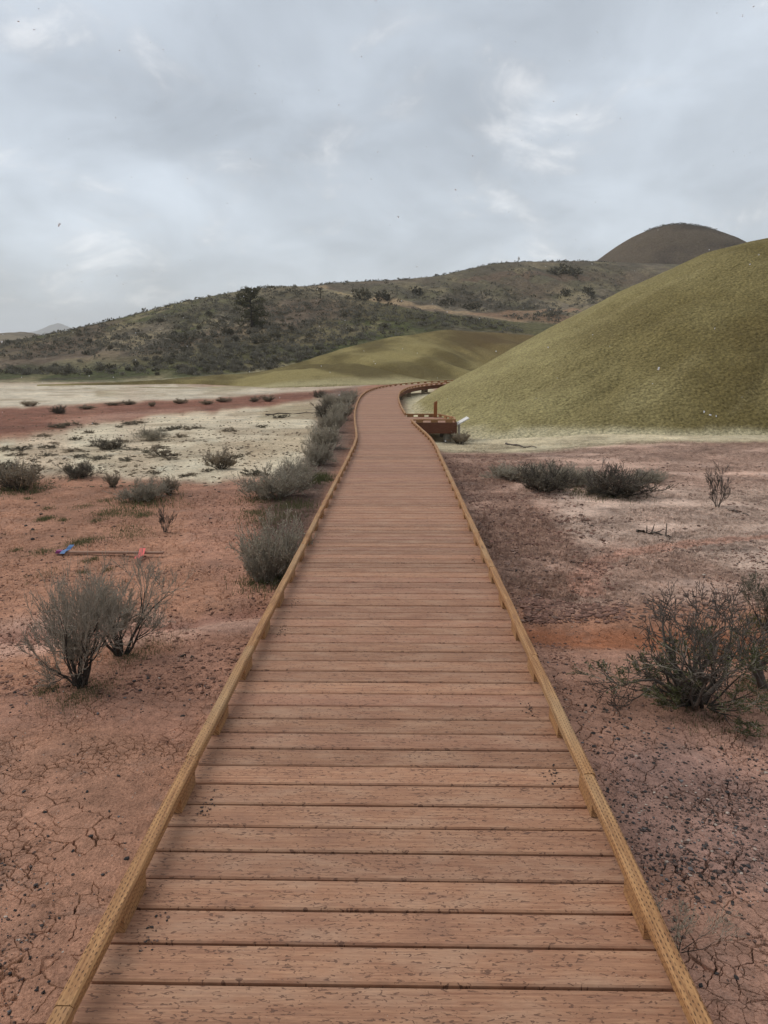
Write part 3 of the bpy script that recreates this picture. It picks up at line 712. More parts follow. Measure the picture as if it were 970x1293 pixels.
# ------------------------------------------------------------------ plants
def tubes(polys, sides=3):
    V = []; Fc = []
    for pts, rad in polys:
        b = len(V); n = len(pts)
        for i, p in enumerate(pts):
            t = (pts[min(i+1, n-1)]-pts[max(i-1, 0)]).normalized(); a = t.orthogonal().normalized(); c = t.cross(a)
            for k in range(sides):
                an = 2*math.pi*k/sides; V.append(p+(a*math.cos(an)+c*math.sin(an))*rad[i])
        for i in range(n-1):
            for k in range(sides):
                k2 = (k+1) % sides; Fc.append((b+i*sides+k, b+i*sides+k2, b+(i+1)*sides+k2, b+(i+1)*sides+k))
    return V, Fc
def rnd_dir(r): 
    while True:
        v = Vector((r.uniform(-1, 1), r.uniform(-1, 1), r.uniform(-1, 1)))
        if .05 < v.length < 1: return v.normalized()
def grow(seed, H=1., stems=9, spread=50, levels=4, kids=(2, 4), trop=.22, wiggle=.25, r0=.018, lean=(0, 0), shrink=.66, basew=.06, leaf=0, leafsize=.02, mid=.55, angle=(18, 42), minr=.0016, leaf_low=0.0, zmin=.01):
    r = random.Random(seed); polys = []; leaves = []; levs = []
    def br(p, d, L, rad, lv):
        n = 4 if lv < levels-1 else 3; pts = [p.copy()]; rs = [rad]
        for i in range(n):
            d = (d + rnd_dir(r)*wiggle*.6 + Vector((lean[0], lean[1], 0))*.06 + Vector((0, 0, trop*.35))).normalized(); p = p + d*(L/n)
            if p.z < zmin: p.z = zmin; d.z = abs(d.z)
            pts.append(p.copy()); rs.append(max(minr, rad*(1-.45*(i+1)/n)))
        polys.append((pts, rs)); levs.append(lv)
        if lv < levels:
            nk = r.randint(*kids)
            for k in range(nk):
                f = 1.0 if k == 0 else r.uniform(mid, 1); q = f*n; i = min(int(q), n-1); sp = pts[i].lerp(pts[i+1], q-i)
                ax = rnd_dir(r).cross(d); ax = ax.normalized() if ax.length > .01 else Vector((1, 0, 0))
                nd = Matrix.Rotation(R(r.uniform(*angle)*(0.5 if k == 0 else 1)), 3, ax) @ d
                br(sp, nd, L*shrink*r.uniform(.75, 1.15), max(minr, rs[-1]*(.9 if k == 0 else .72)), lv+1)
        if lv >= levels-2 and leaf:
            for k in range(leaf if lv >= levels-1 else leaf//2):
                q = r.uniform(.1, 1)*n; i = min(int(q), n-1); c = pts[i].lerp(pts[i+1], q-i)
                dd = (d*.8 + rnd_dir(r)*.8).normalized(); leaves.append((c, dd, leafsize*r.uniform(.6, 1.3)))
    tot = sum(shrink**k for k in range(levels+1))
    for k in range(stems):
        az = 2*math.pi*(k+r.uniform(-.35, .35))/stems; el = R(spread)*math.sqrt(r.uniform(.02, 1))
        d = Vector((math.cos(az)*math.sin(el)+lean[0]*.35, math.sin(az)*math.sin(el)+lean[1]*.35, math.cos(el))).normalized()
        p = Vector((math.cos(az)*basew*r.random(), math.sin(az)*basew*r.random(), -.03))
        br(p, d, H/tot*r.uniform(.55, 1.25)*1.08, r0*r.uniform(.6, 1.1), 0)
    return polys, leaves, levs
def leaf_mesh(leaves, seed=0, wide=.24):
    r = random.Random(seed); V = []; Fc = []
    for c, d, s in leaves:
        a = d.cross(rnd_dir(r)); a = a.normalized() if a.length > .01 else d.orthogonal().normalized(); w = a*s*wide; b = len(V)
        V += [c, c+d*s*.5+w*.6, c+d*s, c+d*s*.5-w*.6]; Fc.append((b, b+1, b+2, b+3))
    return V, Fc
def shrub_meshes(seed, leafmat, stemmat='bark', twigmat='twig', split=2, **kw):
    polys, leaves, levs = grow(seed, **kw)
    out = []
    a = [p for p, l in zip(polys, levs) if l < split]; b = [p for p, l in zip(polys, levs) if l >= split]
    for nm, pl, mt, sd in (('stems', a, stemmat, 5), ('twigs', b, twigmat, 3)):
        if pl:
            V, Fc = tubes(pl, sd); me = bpy.data.meshes.new(nm); me.from_pydata([tuple(v) for v in V], [], Fc); me.materials.append(M[mt]); me.polygons.foreach_set('use_smooth', [True]*len(me.polygons)); out.append((nm, me))
    if leaves:
        V, Fc = leaf_mesh(leaves, seed); me = bpy.data.meshes.new('leaves'); me.from_pydata([tuple(v) for v in V], [], Fc); me.materials.append(M[leafmat]); out.append(('leaves', me))
    return out
def place_shrub(name, meshes, p, h, w=None, rz=0., label=None, cat='shrub', group=None):
    e = empty(name, p, rz); w = h if w is None else w; e.scale = (w, w, h); tag(e, label, cat, group)
    for nm, me in meshes:
        o = bpy.data.objects.new(nm, me); COL.objects.link(o); o.parent = e
    return e
def gp(px, py):
    p = on(px, py)
    for _ in range(4): p = on(px, py, gz1(p.x, p.y))
    return p
def hpx(p, npx): return npx*(p.y*CP+2*SP)/F

# big near shrubs -----------------------------------------------------
p = gp(102, 866)
place_shrub('sagebrush', shrub_meshes(11, 'sageleaf', stems=12, spread=44, levels=4, kids=(3, 5), trop=.22, wiggle=.46, r0=.022, lean=(-.06, 0), leaf=2, leafsize=.016, shrink=.72, minr=.0021, mid=.30), p, hpx(p, 148), hpx(p, 104), .3,
            'large grey twiggy sagebrush left of the boardwalk, nearer of the pair, with forked trunk', 'shrub')
p = gp(152, 826)
place_shrub('sagebrush', shrub_meshes(23, 'sageleaf', stems=11, spread=42, levels=4, kids=(3, 5), trop=.22, wiggle=.44, r0=.022, lean=(.26, 0), leaf=1, leafsize=.020, shrink=.70, minr=.0021, mid=.42), p, hpx(p, 126), hpx(p, 96), 0,
            'large grey sagebrush with stems leaning right, just behind the one with forked trunk', 'shrub')
p = gp(872, 884)
place_shrub('dead_bush', shrub_meshes(31, 'sageleaf', 'dead', 'dead', stems=15, spread=75, levels=5, kids=(2, 3), trop=.12, wiggle=.48, r0=.034, lean=(-.1, 0), leaf=0, shrink=.70, minr=.003, angle=(20, 60), mid=.35), p, hpx(p, 175), hpx(p, 135), 0,
            'large tangled half-dead bush with bare dark branches right of the boardwalk', 'shrub')
p = gp(888, 890)
place_shrub('leafy_bush', shrub_meshes(37, 'greenleaf', 'bark', 'twig', stems=16, spread=80, levels=4, kids=(2, 3), trop=.16, wiggle=.34, r0=.016, leaf=7, leafsize=.040, shrink=.70, minr=.0028), p, hpx(p, 88), hpx(p, 150), .8,
            'low green-grey leafy growth under the tangled bare branches of the half-dead bush', 'shrub')
p = gp(965, 868)
place_shrub('dead_bush', shrub_meshes(43, 'sageleaf', 'dead', 'dead', stems=9, spread=70, levels=5, kids=(2, 3), trop=.12, wiggle=.45, r0=.040, lean=(.3, 0), leaf=0, shrink=.7, minr=.003, angle=(20, 55)), p, hpx(p, 128), hpx(p, 150), .5,
            'bare dark bush with a thick bent trunk at the right edge of the view', 'shrub')
p = gp(975, 800)
place_shrub('leafy_bush', shrub_meshes(47, 'darkleaf', 'bark', 'twig', stems=12, spread=50, levels=4, kids=(2, 3), trop=.25, wiggle=.3, r0=.016, leaf=7, leafsize=.045, shrink=.7, minr=.0028), p, hpx(p, 78), hpx(p, 78), .5,
            'small dark leafy bush behind the bent bare trunk at the right edge', 'shrub')
p = gp(857, 1200)
place_shrub('sage_seedling', shrub_meshes(53, 'sageleaf', 'bark', 'twig', stems=7, spread=55, levels=4, kids=(2, 3), trop=.25, wiggle=.25, r0=.010, lean=(.55, .1), leaf=5, leafsize=.030, shrink=.7, minr=.0022), p, hpx(p, 68), hpx(p, 80), 0,
            'small delicate grey-green seedling leaning out beside the right kerb rail', 'plant')

# prototypes of unit height -------------------------------------------
PROTO = dict(
    grey=[shrub_meshes(100+i, 'sageleaf', 'twig', 'twig', stems=26, spread=76, levels=3, kids=(3, 5), trop=.24, wiggle=.48, r0=.016, leaf=4, leafsize=.050, shrink=.74, minr=.0045, mid=.1, basew=.16) for i in range(3)],
    dark=[shrub_meshes(120+i, 'darkleaf', 'bark', 'dead', stems=24, spread=80, levels=3, kids=(3, 5), trop=.20, wiggle=.42, r0=.020, leaf=4, leafsize=.05, shrink=.72, minr=.005, mid=.1, basew=.18) for i in range(2)],
    dry=[shrub_meshes(140+i, 'dryleaf', 'bark', 'twig', stems=26, spread=64, levels=3, kids=(2, 4), trop=.36, wiggle=.2, r0=.014, leaf=7, leafsize=.07, shrink=.76, minr=.005, mid=.1, basew=.18) for i in range(2)],
    bare=[shrub_meshes(160+i, 'dryleaf', 'dead', 'dead', stems=8, spread=42, levels=4, kids=(2, 3), trop=.25, wiggle=.28, r0=.020, leaf=0, shrink=.74, minr=.006) for i in range(2)],
    flat=[shrub_meshes(180+i, ('darkleaf', 'dryleaf')[i], 'bark', ('bark', 'twig')[i], stems=14, spread=85, levels=3, kids=(2, 3), trop=.05, wiggle=.35, r0=.03, leaf=7, leafsize=.11, shrink=.7, minr=.010) for i in range(2)],
)
L1 = 'grey sagebrush in the row along the left kerb rail'
spots = [
    (348, 730, 92, 78, 'grey', 'tall pale sagebrush touching the left kerb rail, nearest of the row along it', None),
    (330, 735, 46, 40, 'grey', 'low sprawling sagebrush at the foot of the tall pale one by the left kerb rail', None),
    (350, 628, 46, 70, 'grey', 'broad rounded blue-grey sagebrush standing clear of the left kerb rail', None),
    (376, 612, 40, 44, 'grey', 'feathery sagebrush just behind the broad rounded one left of the boardwalk', None),
    (402, 587, 34, 40, 'grey', L1, 1), (410, 566, 36, 40, 'grey', L1, 1), (420, 545, 32, 34, 'grey', L1, 1), (430, 530, 28, 32, 'grey', L1, 1),
    (412, 527, 22, 30, 'dark', L1, 1), (436, 516, 22, 28, 'grey', L1, 1), (420, 514, 20, 28, 'grey', L1, 1), (440, 505, 14, 24, 'grey', L1, 1),
    (403, 502, 11, 15, 'dark', 'small round dark shrub on the red band by the far bend', None),
    (22, 618, 34, 70, 'dry', 'wide dry tan bush at the left edge where red soil meets cream', None), (8, 597, 18, 30, 'dark', 'dark low shrub behind the wide dry tan bush at the left edge', None),
    (100, 603, 24, 38, 'dark', 'dark upright shrub on the edge of the cream clay, right of the tan bush', None),
    (143, 615, 17, 22, 'dry', 'tiny brown bush between the dark upright shrub and the green-footed sagebrush', None),
    (184, 632, 32, 52, 'grey', 'grey sagebrush with a green foot on the red soil at mid left', None), (214, 624, 20, 26, 'dry', 'small dry bush touching the right side of the green-footed sagebrush', None),
    (209, 672, 38, 38, 'bare', 'thin bare shrub with upright stalks beyond the fallen stake', None),
    (140, 567, 16, 34, 'dark', 'dark spreading shrub alone on the cream clay', None), (190, 556, 18, 36, 'grey', 'greyish shrub beside the dark patch in the middle of the cream clay', None),
    (205, 576, 12, 28, 'flat', None, 2), (280, 592, 22, 44, 'dry', 'dry grey-brown shrub on the cream clay nearest the broad rounded sagebrush', None),
    (322, 600, 10, 24, 'flat', None, 2), (74, 522, 11, 17, 'dark', 'dark round bush on the red band at far left', None),
]
DRY = 'dry brown bush in the row along the far edge of the red band'
for a in ((34, 515), (110, 514), (140, 514), (158, 513), (197, 511), (229, 509), (266, 509), (280, 508), (315, 506), (345, 504)):
    spots.append((a[0]+random.uniform(-7, 7), a[1]+random.uniform(-2.5, 3), random.uniform(3.5, 8.5), random.uniform(9, 26), 'dry', DRY, 3))
for a in ((55, 551), (30, 568), (8, 568), (22, 575), (60, 576), (92, 570), (95, 556), (68, 560), (102, 577), (127, 580), (118, 564), (60, 566), (112, 547), (72, 540), (88, 537), (150, 540), (162, 536), (175, 534), (225, 542), (214, 543), (236, 543), (246, 541), (228, 552), (170, 568), (185, 572), (200, 566), (160, 582), (195, 598), (232, 602), (240, 600), (214, 580), (155, 558), (120, 536), (185, 547), (205, 545), (262, 596), (300, 578), (45, 590), (130, 558), (290, 545), (330, 540), (355, 528)):
    spots.append((a[0], a[1], random.uniform(3, 6.5), random.uniform(7, 22), 'flat', None, 2))
FLAT = 'low dark mat of scrub lying flat on the cream clay'
for px, py, hh, ww, k, lab, g in spots:
    p = gp(px, py); grp = {None: None, 1: 'sagebrush along the left kerb rail', 2: 'low scrub on the cream clay', 3: 'dry bushes along the red band'}[g]
    nm = {'grey': 'sagebrush', 'dark': 'dark_shrub', 'dry': 'dry_bush', 'bare': 'bare_shrub', 'flat': 'low_scrub'}[k]
    place_shrub(nm, random.choice(PROTO[k]), p, hpx(p, hh), hpx(p, ww)*.8, random.uniform(0, 6.28), lab or FLAT, 'shrub', grp)
for px, py, hh, ww, k, lab in (
    (652, 606, 24, 60, 'grey', 'pale wispy sagebrush at the left end of the shrub row on the right flat'), (688, 620, 36, 66, 'dark', 'dark rounded shrub second from the left in the right-hand row'),
    (700, 612, 32, 50, 'grey', 'wispy grey sagebrush behind the dark rounded shrub in the right-hand row'),
    (735, 612, 26, 56, 'grey', 'grey low sagebrush in the middle of the right-hand shrub row'), (782, 626, 36, 80, 'dark', 'wide dark tangled shrub with bare twigs in the right-hand row'), (760, 622, 34, 60, 'bare', 'bare twiggy shrub leaning over the wide dark tangled one in the right-hand row'),
    (820, 608, 18, 40, 'grey', 'small pale sagebrush at the right end of the right-hand row'), (906, 640, 46, 44, 'bare', 'small leafless dead bush standing alone on the pale right flat'),
    (580, 560, 14, 30, 'dry', 'small dry weed under the information panel'), (632, 602, 14, 30, 'dry', 'small tan weed left of the pale wispy sagebrush in the right-hand row')):
    p = gp(px, py); place_shrub({'grey': 'sagebrush', 'dark': 'dark_shrub', 'dry': 'dry_weed', 'bare': 'dead_bush'}[k], random.choice(PROTO[k]), p, hpx(p, hh), hpx(p, ww)*.8, random.uniform(0, 6.28), lab, 'shrub')

# fallen dead wood
def dead_branch(name, px0, py0, px1, py1, rad, seed, label, cat='branch', side=4):
    a, b = gp(px0, py0), gp(px1, py1); r = random.Random(seed); n = 8; pts = []; polys = []
    for i in range(n+1):
        q = a.lerp(b, i/n); q.z = gz1(q.x, q.y)+rad*.8+(.02*math.sin(i*1.7+seed) if 0 < i < n else 0); q.x += r.uniform(-1, 1)*rad; q.y += r.uniform(-1, 1)*rad; pts.append(q)
    polys.append((pts, [rad*(1-.6*i/n) for i in range(n+1)]))
    for k in range(side):
        i = r.randint(1, n-1); d = (pts[i+1]-pts[i]).normalized(); d = (d*.8+rnd_dir(r)*.9+Vector((0, 0, .22))).normalized(); L = (b-a).length*r.uniform(.15, .35)
        polys.append(([pts[i], pts[i]+d*L*.5, pts[i]+d*L+Vector((0, 0, .02))], [rad*.5, rad*.4, rad*.2]))
    V, Fc = tubes(polys, 5); c = sum((Vector(v) for v in V), Vector())/len(V); c.z = min(v[2] for v in V)
    o = mesh_obj(name, [v-c for v in V], Fc, M['dead'], None, True); o.location = c; return tag(o, label, cat)
dead_branch('fallen_branch', 806, 672, 850, 680, .02, 1, 'dead forked branch lying on the pale right flat above the winding channel', side=6)
dead_branch('fallen_branch', 638, 561, 676, 566, .03, 2, 'straight dark stick on the pale toe of the olive hill', side=0)
dead_branch('fallen_branch', 918, 643, 946, 652, .012, 3, 'thin twig lying in front of the small leafless bush', side=1)
dead_branch('fallen_branch', 336, 524, 402, 522, .03, 4, 'long thin dead branch lying across the cream clay far left', side=2)
dead_branch('fallen_branch', 228, 830, 250, 832, .008, 5, 'short brown twig on the red soil right of the large sagebrushes', side=0)
dead_branch('fallen_branch', 800, 838, 826, 858, .010, 6, 'short dark twig poking out left of the half-dead bush', side=2)

# grass tufts, one mass
def grass():
    V = []; Fc = []; r = random.Random(5)
    def tuft(px, py, wpx, hpx_, n):
        c = gp(px, py); w = hpx(c, wpx); h = hpx(c, hpx_)
        for _ in range(n):
            x, y = c.x+r.gauss(0, .35)*w, c.y+r.gauss(0, .5)*w; z = gz1(x, y); hh = h*r.uniform(.25, .8); a = r.uniform(0, 6.28); q = h*.045
            dx, dy = math.cos(a)*q, math.sin(a)*q; lx, ly = r.uniform(-.5, .5)*hh, r.uniform(-.5, .5)*hh; b = len(V)
            V.extend([(x-dx, y-dy, z-.01), (x+dx, y+dy, z-.01), (x+lx, y+ly, z+hh)]); Fc.append((b, b+1, b+2))
    for t in ((60, 655, 16, 7), (54, 657, 14, 7), (108, 684, 28, 9), (95, 688, 20, 7), (55, 697, 24, 7), (150, 645, 44, 7), (165, 650, 40, 6), (135, 650, 26, 6), (182, 651, 20, 7), (122, 658, 14, 6), (80, 657, 10, 6), (160, 672, 40, 7), (170, 676, 30, 5),
              (104, 640, 20, 5), (60, 642, 12, 5), (35, 630, 10, 5), (110, 709, 12, 6), (120, 706, 10, 6), (20, 695, 10, 6), (185, 634, 60, 10), (135, 632, 24, 5), (45, 622, 14, 6), (95, 880, 60, 9), (120, 870, 50, 9), (60, 872, 26, 9), (165, 830, 40, 9), (200, 815, 50, 7),
              (345, 655, 60, 10), (400, 608, 30, 12), (405, 604, 24, 12), (372, 640, 40, 10), (318, 648, 26, 7), (340, 735, 60, 14), (330, 630, 50, 8), (25, 618, 50, 10), (945, 865, 40, 10), (890, 895, 90, 10), (850, 880, 40, 12), (962, 790, 30, 14), (745, 622, 60, 8), (780, 626, 60, 6), (136, 720, 14, 6), (105, 723, 14, 6), (60, 725, 30, 5)):
        tuft(*t, int(60+t[2]*9))
    for _ in range(60): tuft(r.uniform(-40, 300), r.uniform(622, 740), r.uniform(5, 14), r.uniform(3, 5), 25)
    o = mesh_obj('grass', V, Fc, M['greenleaf']); return tag(o, kind='stuff')
grass()

# ------------------------------------------------------------------ survey stake lying on the red soil
a, b = gp(70, 700), gp(207, 703); dvec = b-a; L = dvec.length
st = tag(empty('survey_stake', ((a.x+b.x)/2, (a.y+b.y)/2, gz1((a.x+b.x)/2, (a.y+b.y)/2)+.02), math.atan2(dvec.y, dvec.x)), 'long wooden survey stake lying on red soil with blue and pink ribbons', 'stake')
lath = prism('lath', (0, 0, .0), L, .045, .022, M['lath'], st)
def ribbon(name, x, pts, col, w, lab):
    t = mat_plain(name+'_plastic', tuple(c*.85 for c in col), col, 30, .5, .002); V = []; Fc = []
    for i, (dx, dy, z) in enumerate(pts): V += [(x+dx-w/2, dy, z), (x+dx+w/2, dy, z), (x+dx+w/2, dy+.003, z+.003), (x+dx-w/2, dy+.003, z+.003)]
    for i in range(len(pts)-1):
        for k in range(4): Fc.append((i*4+k, i*4+(k+1) % 4, i*4+4+(k+1) % 4, i*4+4+k))
    Fc.append((3, 2, 1, 0)); e = 4*(len(pts)-1); Fc.append((e, e+1, e+2, e+3))
    return tag(mesh_obj(name, V, Fc, t, st), lab)
ribbon('ribbon', L*.31, [(-.02, .05, .04), (-.01, .03, .05), (0, -.03, .035), (.01, -.08, .02), (.02, -.13, .014), (.015, -.19, .02), (.02, -.24, .010)], (.82, .13, .11), .06, 'pink ribbon')
ribbon('ribbon', -L*.39, [(.03, .06, .075), (.02, .04, .06), (0, .02, .035), (-.02, -.03, .03), (-.03, -.06, .010)], (.10, .21, .42), .05, 'blue ribbon')
ribbon('ribbon', -L*.455, [(0, .035, .02), (0, .01, .032), (0, -.03, .030), (0, -.05, .01)], (.28, .03, .16), .06, 'purple ribbon')

# ------------------------------------------------------------------ stones
ICO = None
def ico():
    bm = bmesh.new(); bmesh.ops.create_icosphere(bm, subdivisions=1, radius=1); V = np.array([v.co[:] for v in bm.verts]); Fc = np.array([[v.index for v in f.verts] for f in bm.faces]); bm.free(); return V, Fc
IV, IF = ico()
def stones(pts, sizes, cols, name, flat=1.0):
    n = len(pts); k = len(IV)
    r = np.random.default_rng(3); V = np.repeat(IV[None], n, 0)*(1+r.uniform(-.32, .32, (n, k, 1)))
    sc = np.stack([r.uniform(.7, 1.4, n), r.uniform(.7, 1.3, n), r.uniform(.4, .8, n)*flat], 1)*np.array(sizes)[:, None]
    V = V*sc[:, None]; a = r.uniform(0, 6.28, n); ca, sa = np.cos(a)[:, None], np.sin(a)[:, None]
    V = np.stack([V[..., 0]*ca-V[..., 1]*sa, V[..., 0]*sa+V[..., 1]*ca, V[..., 2]], -1)+np.array(pts)[:, None]
    Fc = (IF[None]+(np.arange(n)*k)[:, None, None]).reshape(-1, 3)
    o = np_mesh(name, V.reshape(-1, 3), Fc, M['stone'], smooth=False); set_col(o, 'soil', np.repeat(np.array(cols), k, 0)); return o
def gravel():
    r = np.random.default_rng(11); P = []; S = []; C = []
    pal = np.array([[.045, .039, .037], [.065, .050, .045], [.032, .028, .027], [.12, .075, .06], [.16, .10, .08], [.13, .12, .12], [.42, .34, .28]]); pw = np.array([.17, .18, .12, .20, .19, .07, .07])
    def zone(n, fn, smin, smax, dens=None):
        px, py = fn(n); pts = [on(a, b, -.35) for a, b in zip(px, py)]; x = np.array([p.x for p in pts]); y = np.array([p.y for p in pts])
        if dens is not None: k = r.random(n) < dens(x, y); x, y = x[k], y[k]
        s = smin*(smax/smin)**(r.random(len(x))**2.2); z = gz(x, y)+s*.15
        P.extend(np.stack([x, y, z], 1)); S.extend(s); C.extend(pal[r.choice(7, len(x), p=pw)]*r.uniform(.7, 1.3, (len(x), 1)))
    clump = lambda x, y: np.clip((fbm(x*1.3, y*1.3, 4, 55)-.36)*4, .04, 1)
    def seg(n, f): return f(r.random(n), r.random(n))
    def right(n):
        v = r.random(n); py = 935+v*290; e = 735+(py-960)*.46; px = np.maximum(e, 745)+r.random(n)**.9*(320); return px, py
    zone(8000, right, .0022, .0095, lambda x, y: clump(x, y)*np.clip(1.25-np.abs((y-3.05)/.9), .05, 1))
    zone(700, lambda n: (690+r.random(n)*170, 830+r.random(n)*130), .003, .012, clump)
    def left(n):
        py = 930+r.random(n)*400; e = 255-(py-940)*.52; px = e-25-r.random(n)*360; return px, py
    zone(5000, left, .002, .0085, lambda x, y: clump(x, y)*.8)
    zone(500, lambda n: (r.random(n)*300-20, 690+r.random(n)*220), .004, .013, clump)
    zone(800, lambda n: (r.random(n)*330+640, 600+r.random(n)*200), .005, .018, clump)
    zone(260, lambda n: (r.random(n)*420, 520+r.random(n)*160), .010, .030, clump)
    # grit caught on the deck against the kerb blocks
    for s, side in ((2.05, -1), (2.70, -1), (4.6, -1), (2.95, 1), (3.55, 1), (5.2, -1), (1.45, -1), (6.4, 1)):
        for _ in range(26):
            p, t, n = pth(s+2.42+r.normal(0, .05), side*(.70-abs(r.normal(0, .03)))); P.append((p.x, p.y, p.z+.002)); S.append(r.uniform(.002, .005)); C.append(pal[r.choice(5)])
    o = stones(P, S, C, 'gravel'); tag(o, kind='stuff')
gravel()
def crumbs():
    r = np.random.default_rng(21); P = []; S = []; C = []
    def zone(n, fn, smin, smax, base, cl):
        px, py = fn(n); pts = [on(a, b) for a, b in zip(px, py)]; x = np.array([p.x for p in pts]); y = np.array([p.y for p in pts])
        k = r.random(n) < np.clip((fbm(x*cl, y*cl*1.8, 5, 71)-.42)*6, .03, 1); x, y = x[k], y[k]
        s = smin*(smax/smin)**(r.random(len(x))**2); P.extend(np.stack([x, y, gz(x, y)+s*.12], 1)); S.extend(s); C.extend((lin(*base)*.8)[None]*r.uniform(.55, 1.35, (len(x), 1)))
    def dark(n):
        py = 568+r.random(n)*215; e = 562+(py-576)*.51; return e+r.random(n)**1.3*(150-.25*np.abs(py-690)), py
    zone(9000, dark, .006, .030, (136, 102, 88), 1.3)
    zone(9000, lambda n: (575+r.random(n)*430, 566+r.random(n)**.9*215), .006, .030, (140, 112, 98), .8)
    zone(5000, lambda n: (640+r.random(n)*360, 690+r.random(n)*150), .004, .016, (132, 98, 84), 1.2)
    zone(6000, lambda n: (-20+r.random(n)*370, 620+r.random(n)*260), .004, .018, (132, 96, 80), 1.0)
    zone(5000, lambda n: (-20+r.random(n)*430, 520+r.random(n)*95), .010, .045, (128, 112, 90), .6)
    tag(stones(P, S, C, 'mud_crumbs', .7), kind='stuff')
crumbs()
STN = 'dark angular stone bedded in the cracked soil by the boardwalk'
stone_spots = [(57, 1026), (138, 1025), (115, 1056), (92, 1075), (45, 1118), (50, 1124), (75, 1160), (38, 1210), (62, 1240), (150, 980), (80, 940), (205, 970), (160, 1085), (130, 1105), (30, 1000), (110, 1000), (832, 955), (790, 958), (850, 1045), (870, 1035), (820, 1020), (900, 1050), (930, 1065), (880, 1095), (790, 1060), (835, 1080), (925, 1140), (900, 1110), (950, 1020), (770, 1010), (800, 1040), (815, 1000), (905, 1230), (930, 1235), (885, 1245), (945, 1180), (780, 990), (765, 985), (860, 1010), (945, 1095)]
sm = []
for i in range(4):
    V = IV*(1+rng.uniform(-.3, .3, (len(IV), 1)))*np.array([1.2, .9, .6]); o = np_mesh('stone', V, IF, M['stone'], smooth=False); set_col(o, 'soil', np.tile(np.array([[.05, .045, .044]])*(.7+.25*i), (len(IV), 1))); sm.append(o.data); bpy.data.objects.remove(o)
for i, (px, py) in enumerate(stone_spots):
    p = gp(px, py); o = bpy.data.objects.new('stone', random.choice(sm)); COL.objects.link(o); s = random.uniform(.006, .011); o.scale = (s, s, s); o.rotation_euler = (random.uniform(-.2, .2), 0, random.uniform(0, 6.3)); o.location = (p.x, p.y, p.z+s*.25)
    tag(o, STN+(' on the left' if px < 480 else ' on the right'), 'stone', 'stones left of the boardwalk' if px < 480 else 'stones right of the boardwalk')

# ------------------------------------------------------------------ hillside vegetation
def clump_mesh(seed, n, mat, flat=.62, leaf=.30):
    r = random.Random(seed); L = []
    lobes = [(Vector((r.uniform(-.45, .45), r.uniform(-.45, .45), r.uniform(.2, .6))), r.uniform(.28, .48)) for _ in range(6)]
    for _ in range(n):
        c, q = r.choice(lobes); d = rnd_dir(r); p = c+d*q*r.uniform(.6, 1.05); p.z = max(0, p.z*flat*1.5)
        L.append((p, (d+rnd_dir(r)*.7+Vector((0, 0, .6))).normalized(), leaf*r.uniform(.5, 1.2)))
    V, Fc = leaf_mesh(L, seed, .45); me = bpy.data.meshes.new('hill_shrub'); me.from_pydata([tuple(v) for v in V], [], Fc); me.materials.append(M[mat]); return me
HS = dict(sage=[clump_mesh(200+i, 170, 'hillsage') for i in range(3)], dark=[clump_mesh(210+i, 190, 'hilldark') for i in range(3)])
TRL = [[(405, 362), (430, 369.5), (470, 379.5), (520, 387), (560, 393), (600, 399), (650, 406), (690, 413)], [(600, 397), (640, 396), (690, 392), (730, 391)]]
LABH = {'A': ('grey sagebrush clump dotted over the long left hillside', 'dark shrub dotted over the long left hillside'), 'B': ('grey sagebrush clump dotted over the far ridge behind the trail', 'dark shrub dotted over the far ridge behind the trail')}
GRH = {'A': ('sagebrush on the left hillside', 'dark shrubs on the left hillside'), 'B': ('sagebrush on the far ridge', 'dark shrubs on the far ridge')}
r = random.Random(77); cnt = 0; mass = []
tries = 0
while tries < 13000:
    tries += 1
    px, py = r.uniform(-20, 790), r.uniform(328, 482); h = hit(px, py, ['A', 'B', 'olive', 'low'])
    if not h or h[2] in ('olive', 'low'): continue
    p, k = h[0], h[2]
    if min(dist_poly(np.array([px]), np.array([py*1.0]), L)[0] for L in TRL) < 3.2: continue
    dn = float(fbm(np.array([p.x*.08]), np.array([p.y*.06]), 4, 91)[0])
    if r.random() > max(0.03, (dn-.36)*4.0)*(1 if k == 'A' else .55): continue
    if k == 'A' and py > 474: continue
    dark = r.random() < (.24 if k == 'A' else .28); s = r.uniform(.22, .52)*(1.15 if k == 'A' else 1.25)*(1.3 if dark and r.random() < .3 else 1)
    mass.append((s*F/p.y, p.copy(), s, dark, k))
mass.sort(key=lambda a: -a[0])
for i, (q, p, s, dark, k) in enumerate(mass[:240]):
    me = r.choice(HS['dark' if dark else 'sage']); o = bpy.data.objects.new('hill_shrub', me); COL.objects.link(o); o.location = p-Vector((0, 0, .06)); o.scale = (s, s, s*r.uniform(.8, 1.15)); o.rotation_euler = (0, 0, r.uniform(0, 6.28))
    tag(o, LABH[k][int(dark)], 'shrub', GRH[k][int(dark)])
def clump_mass(items, name, mats):
    for key, mt in mats:
        V = []; Fc = []
        for (q, p, s, dark, k) in items:
            if dark != key: continue
            for _ in range(16):
                d = rnd_dir(r); c = p+Vector((d.x*.55, d.y*.55, abs(d.z)*.55))*s; dd = (d+Vector((0, 0, .8))).normalized(); a = dd.cross(rnd_dir(r)); a.normalize(); z = s*r.uniform(.35, .75); w = a*z*.35; b = len(V)
                V += [c, c+dd*z*.5+w, c+dd*z, c+dd*z*.5-w]; Fc.append((b, b+1, b+2, b+3))
        tag(mesh_obj(name, V, Fc, M[mt]), kind='stuff')
clump_mass(mass[240:], 'hillside_scrub', ((False, 'hillsage'), (True, 'hilldark')))
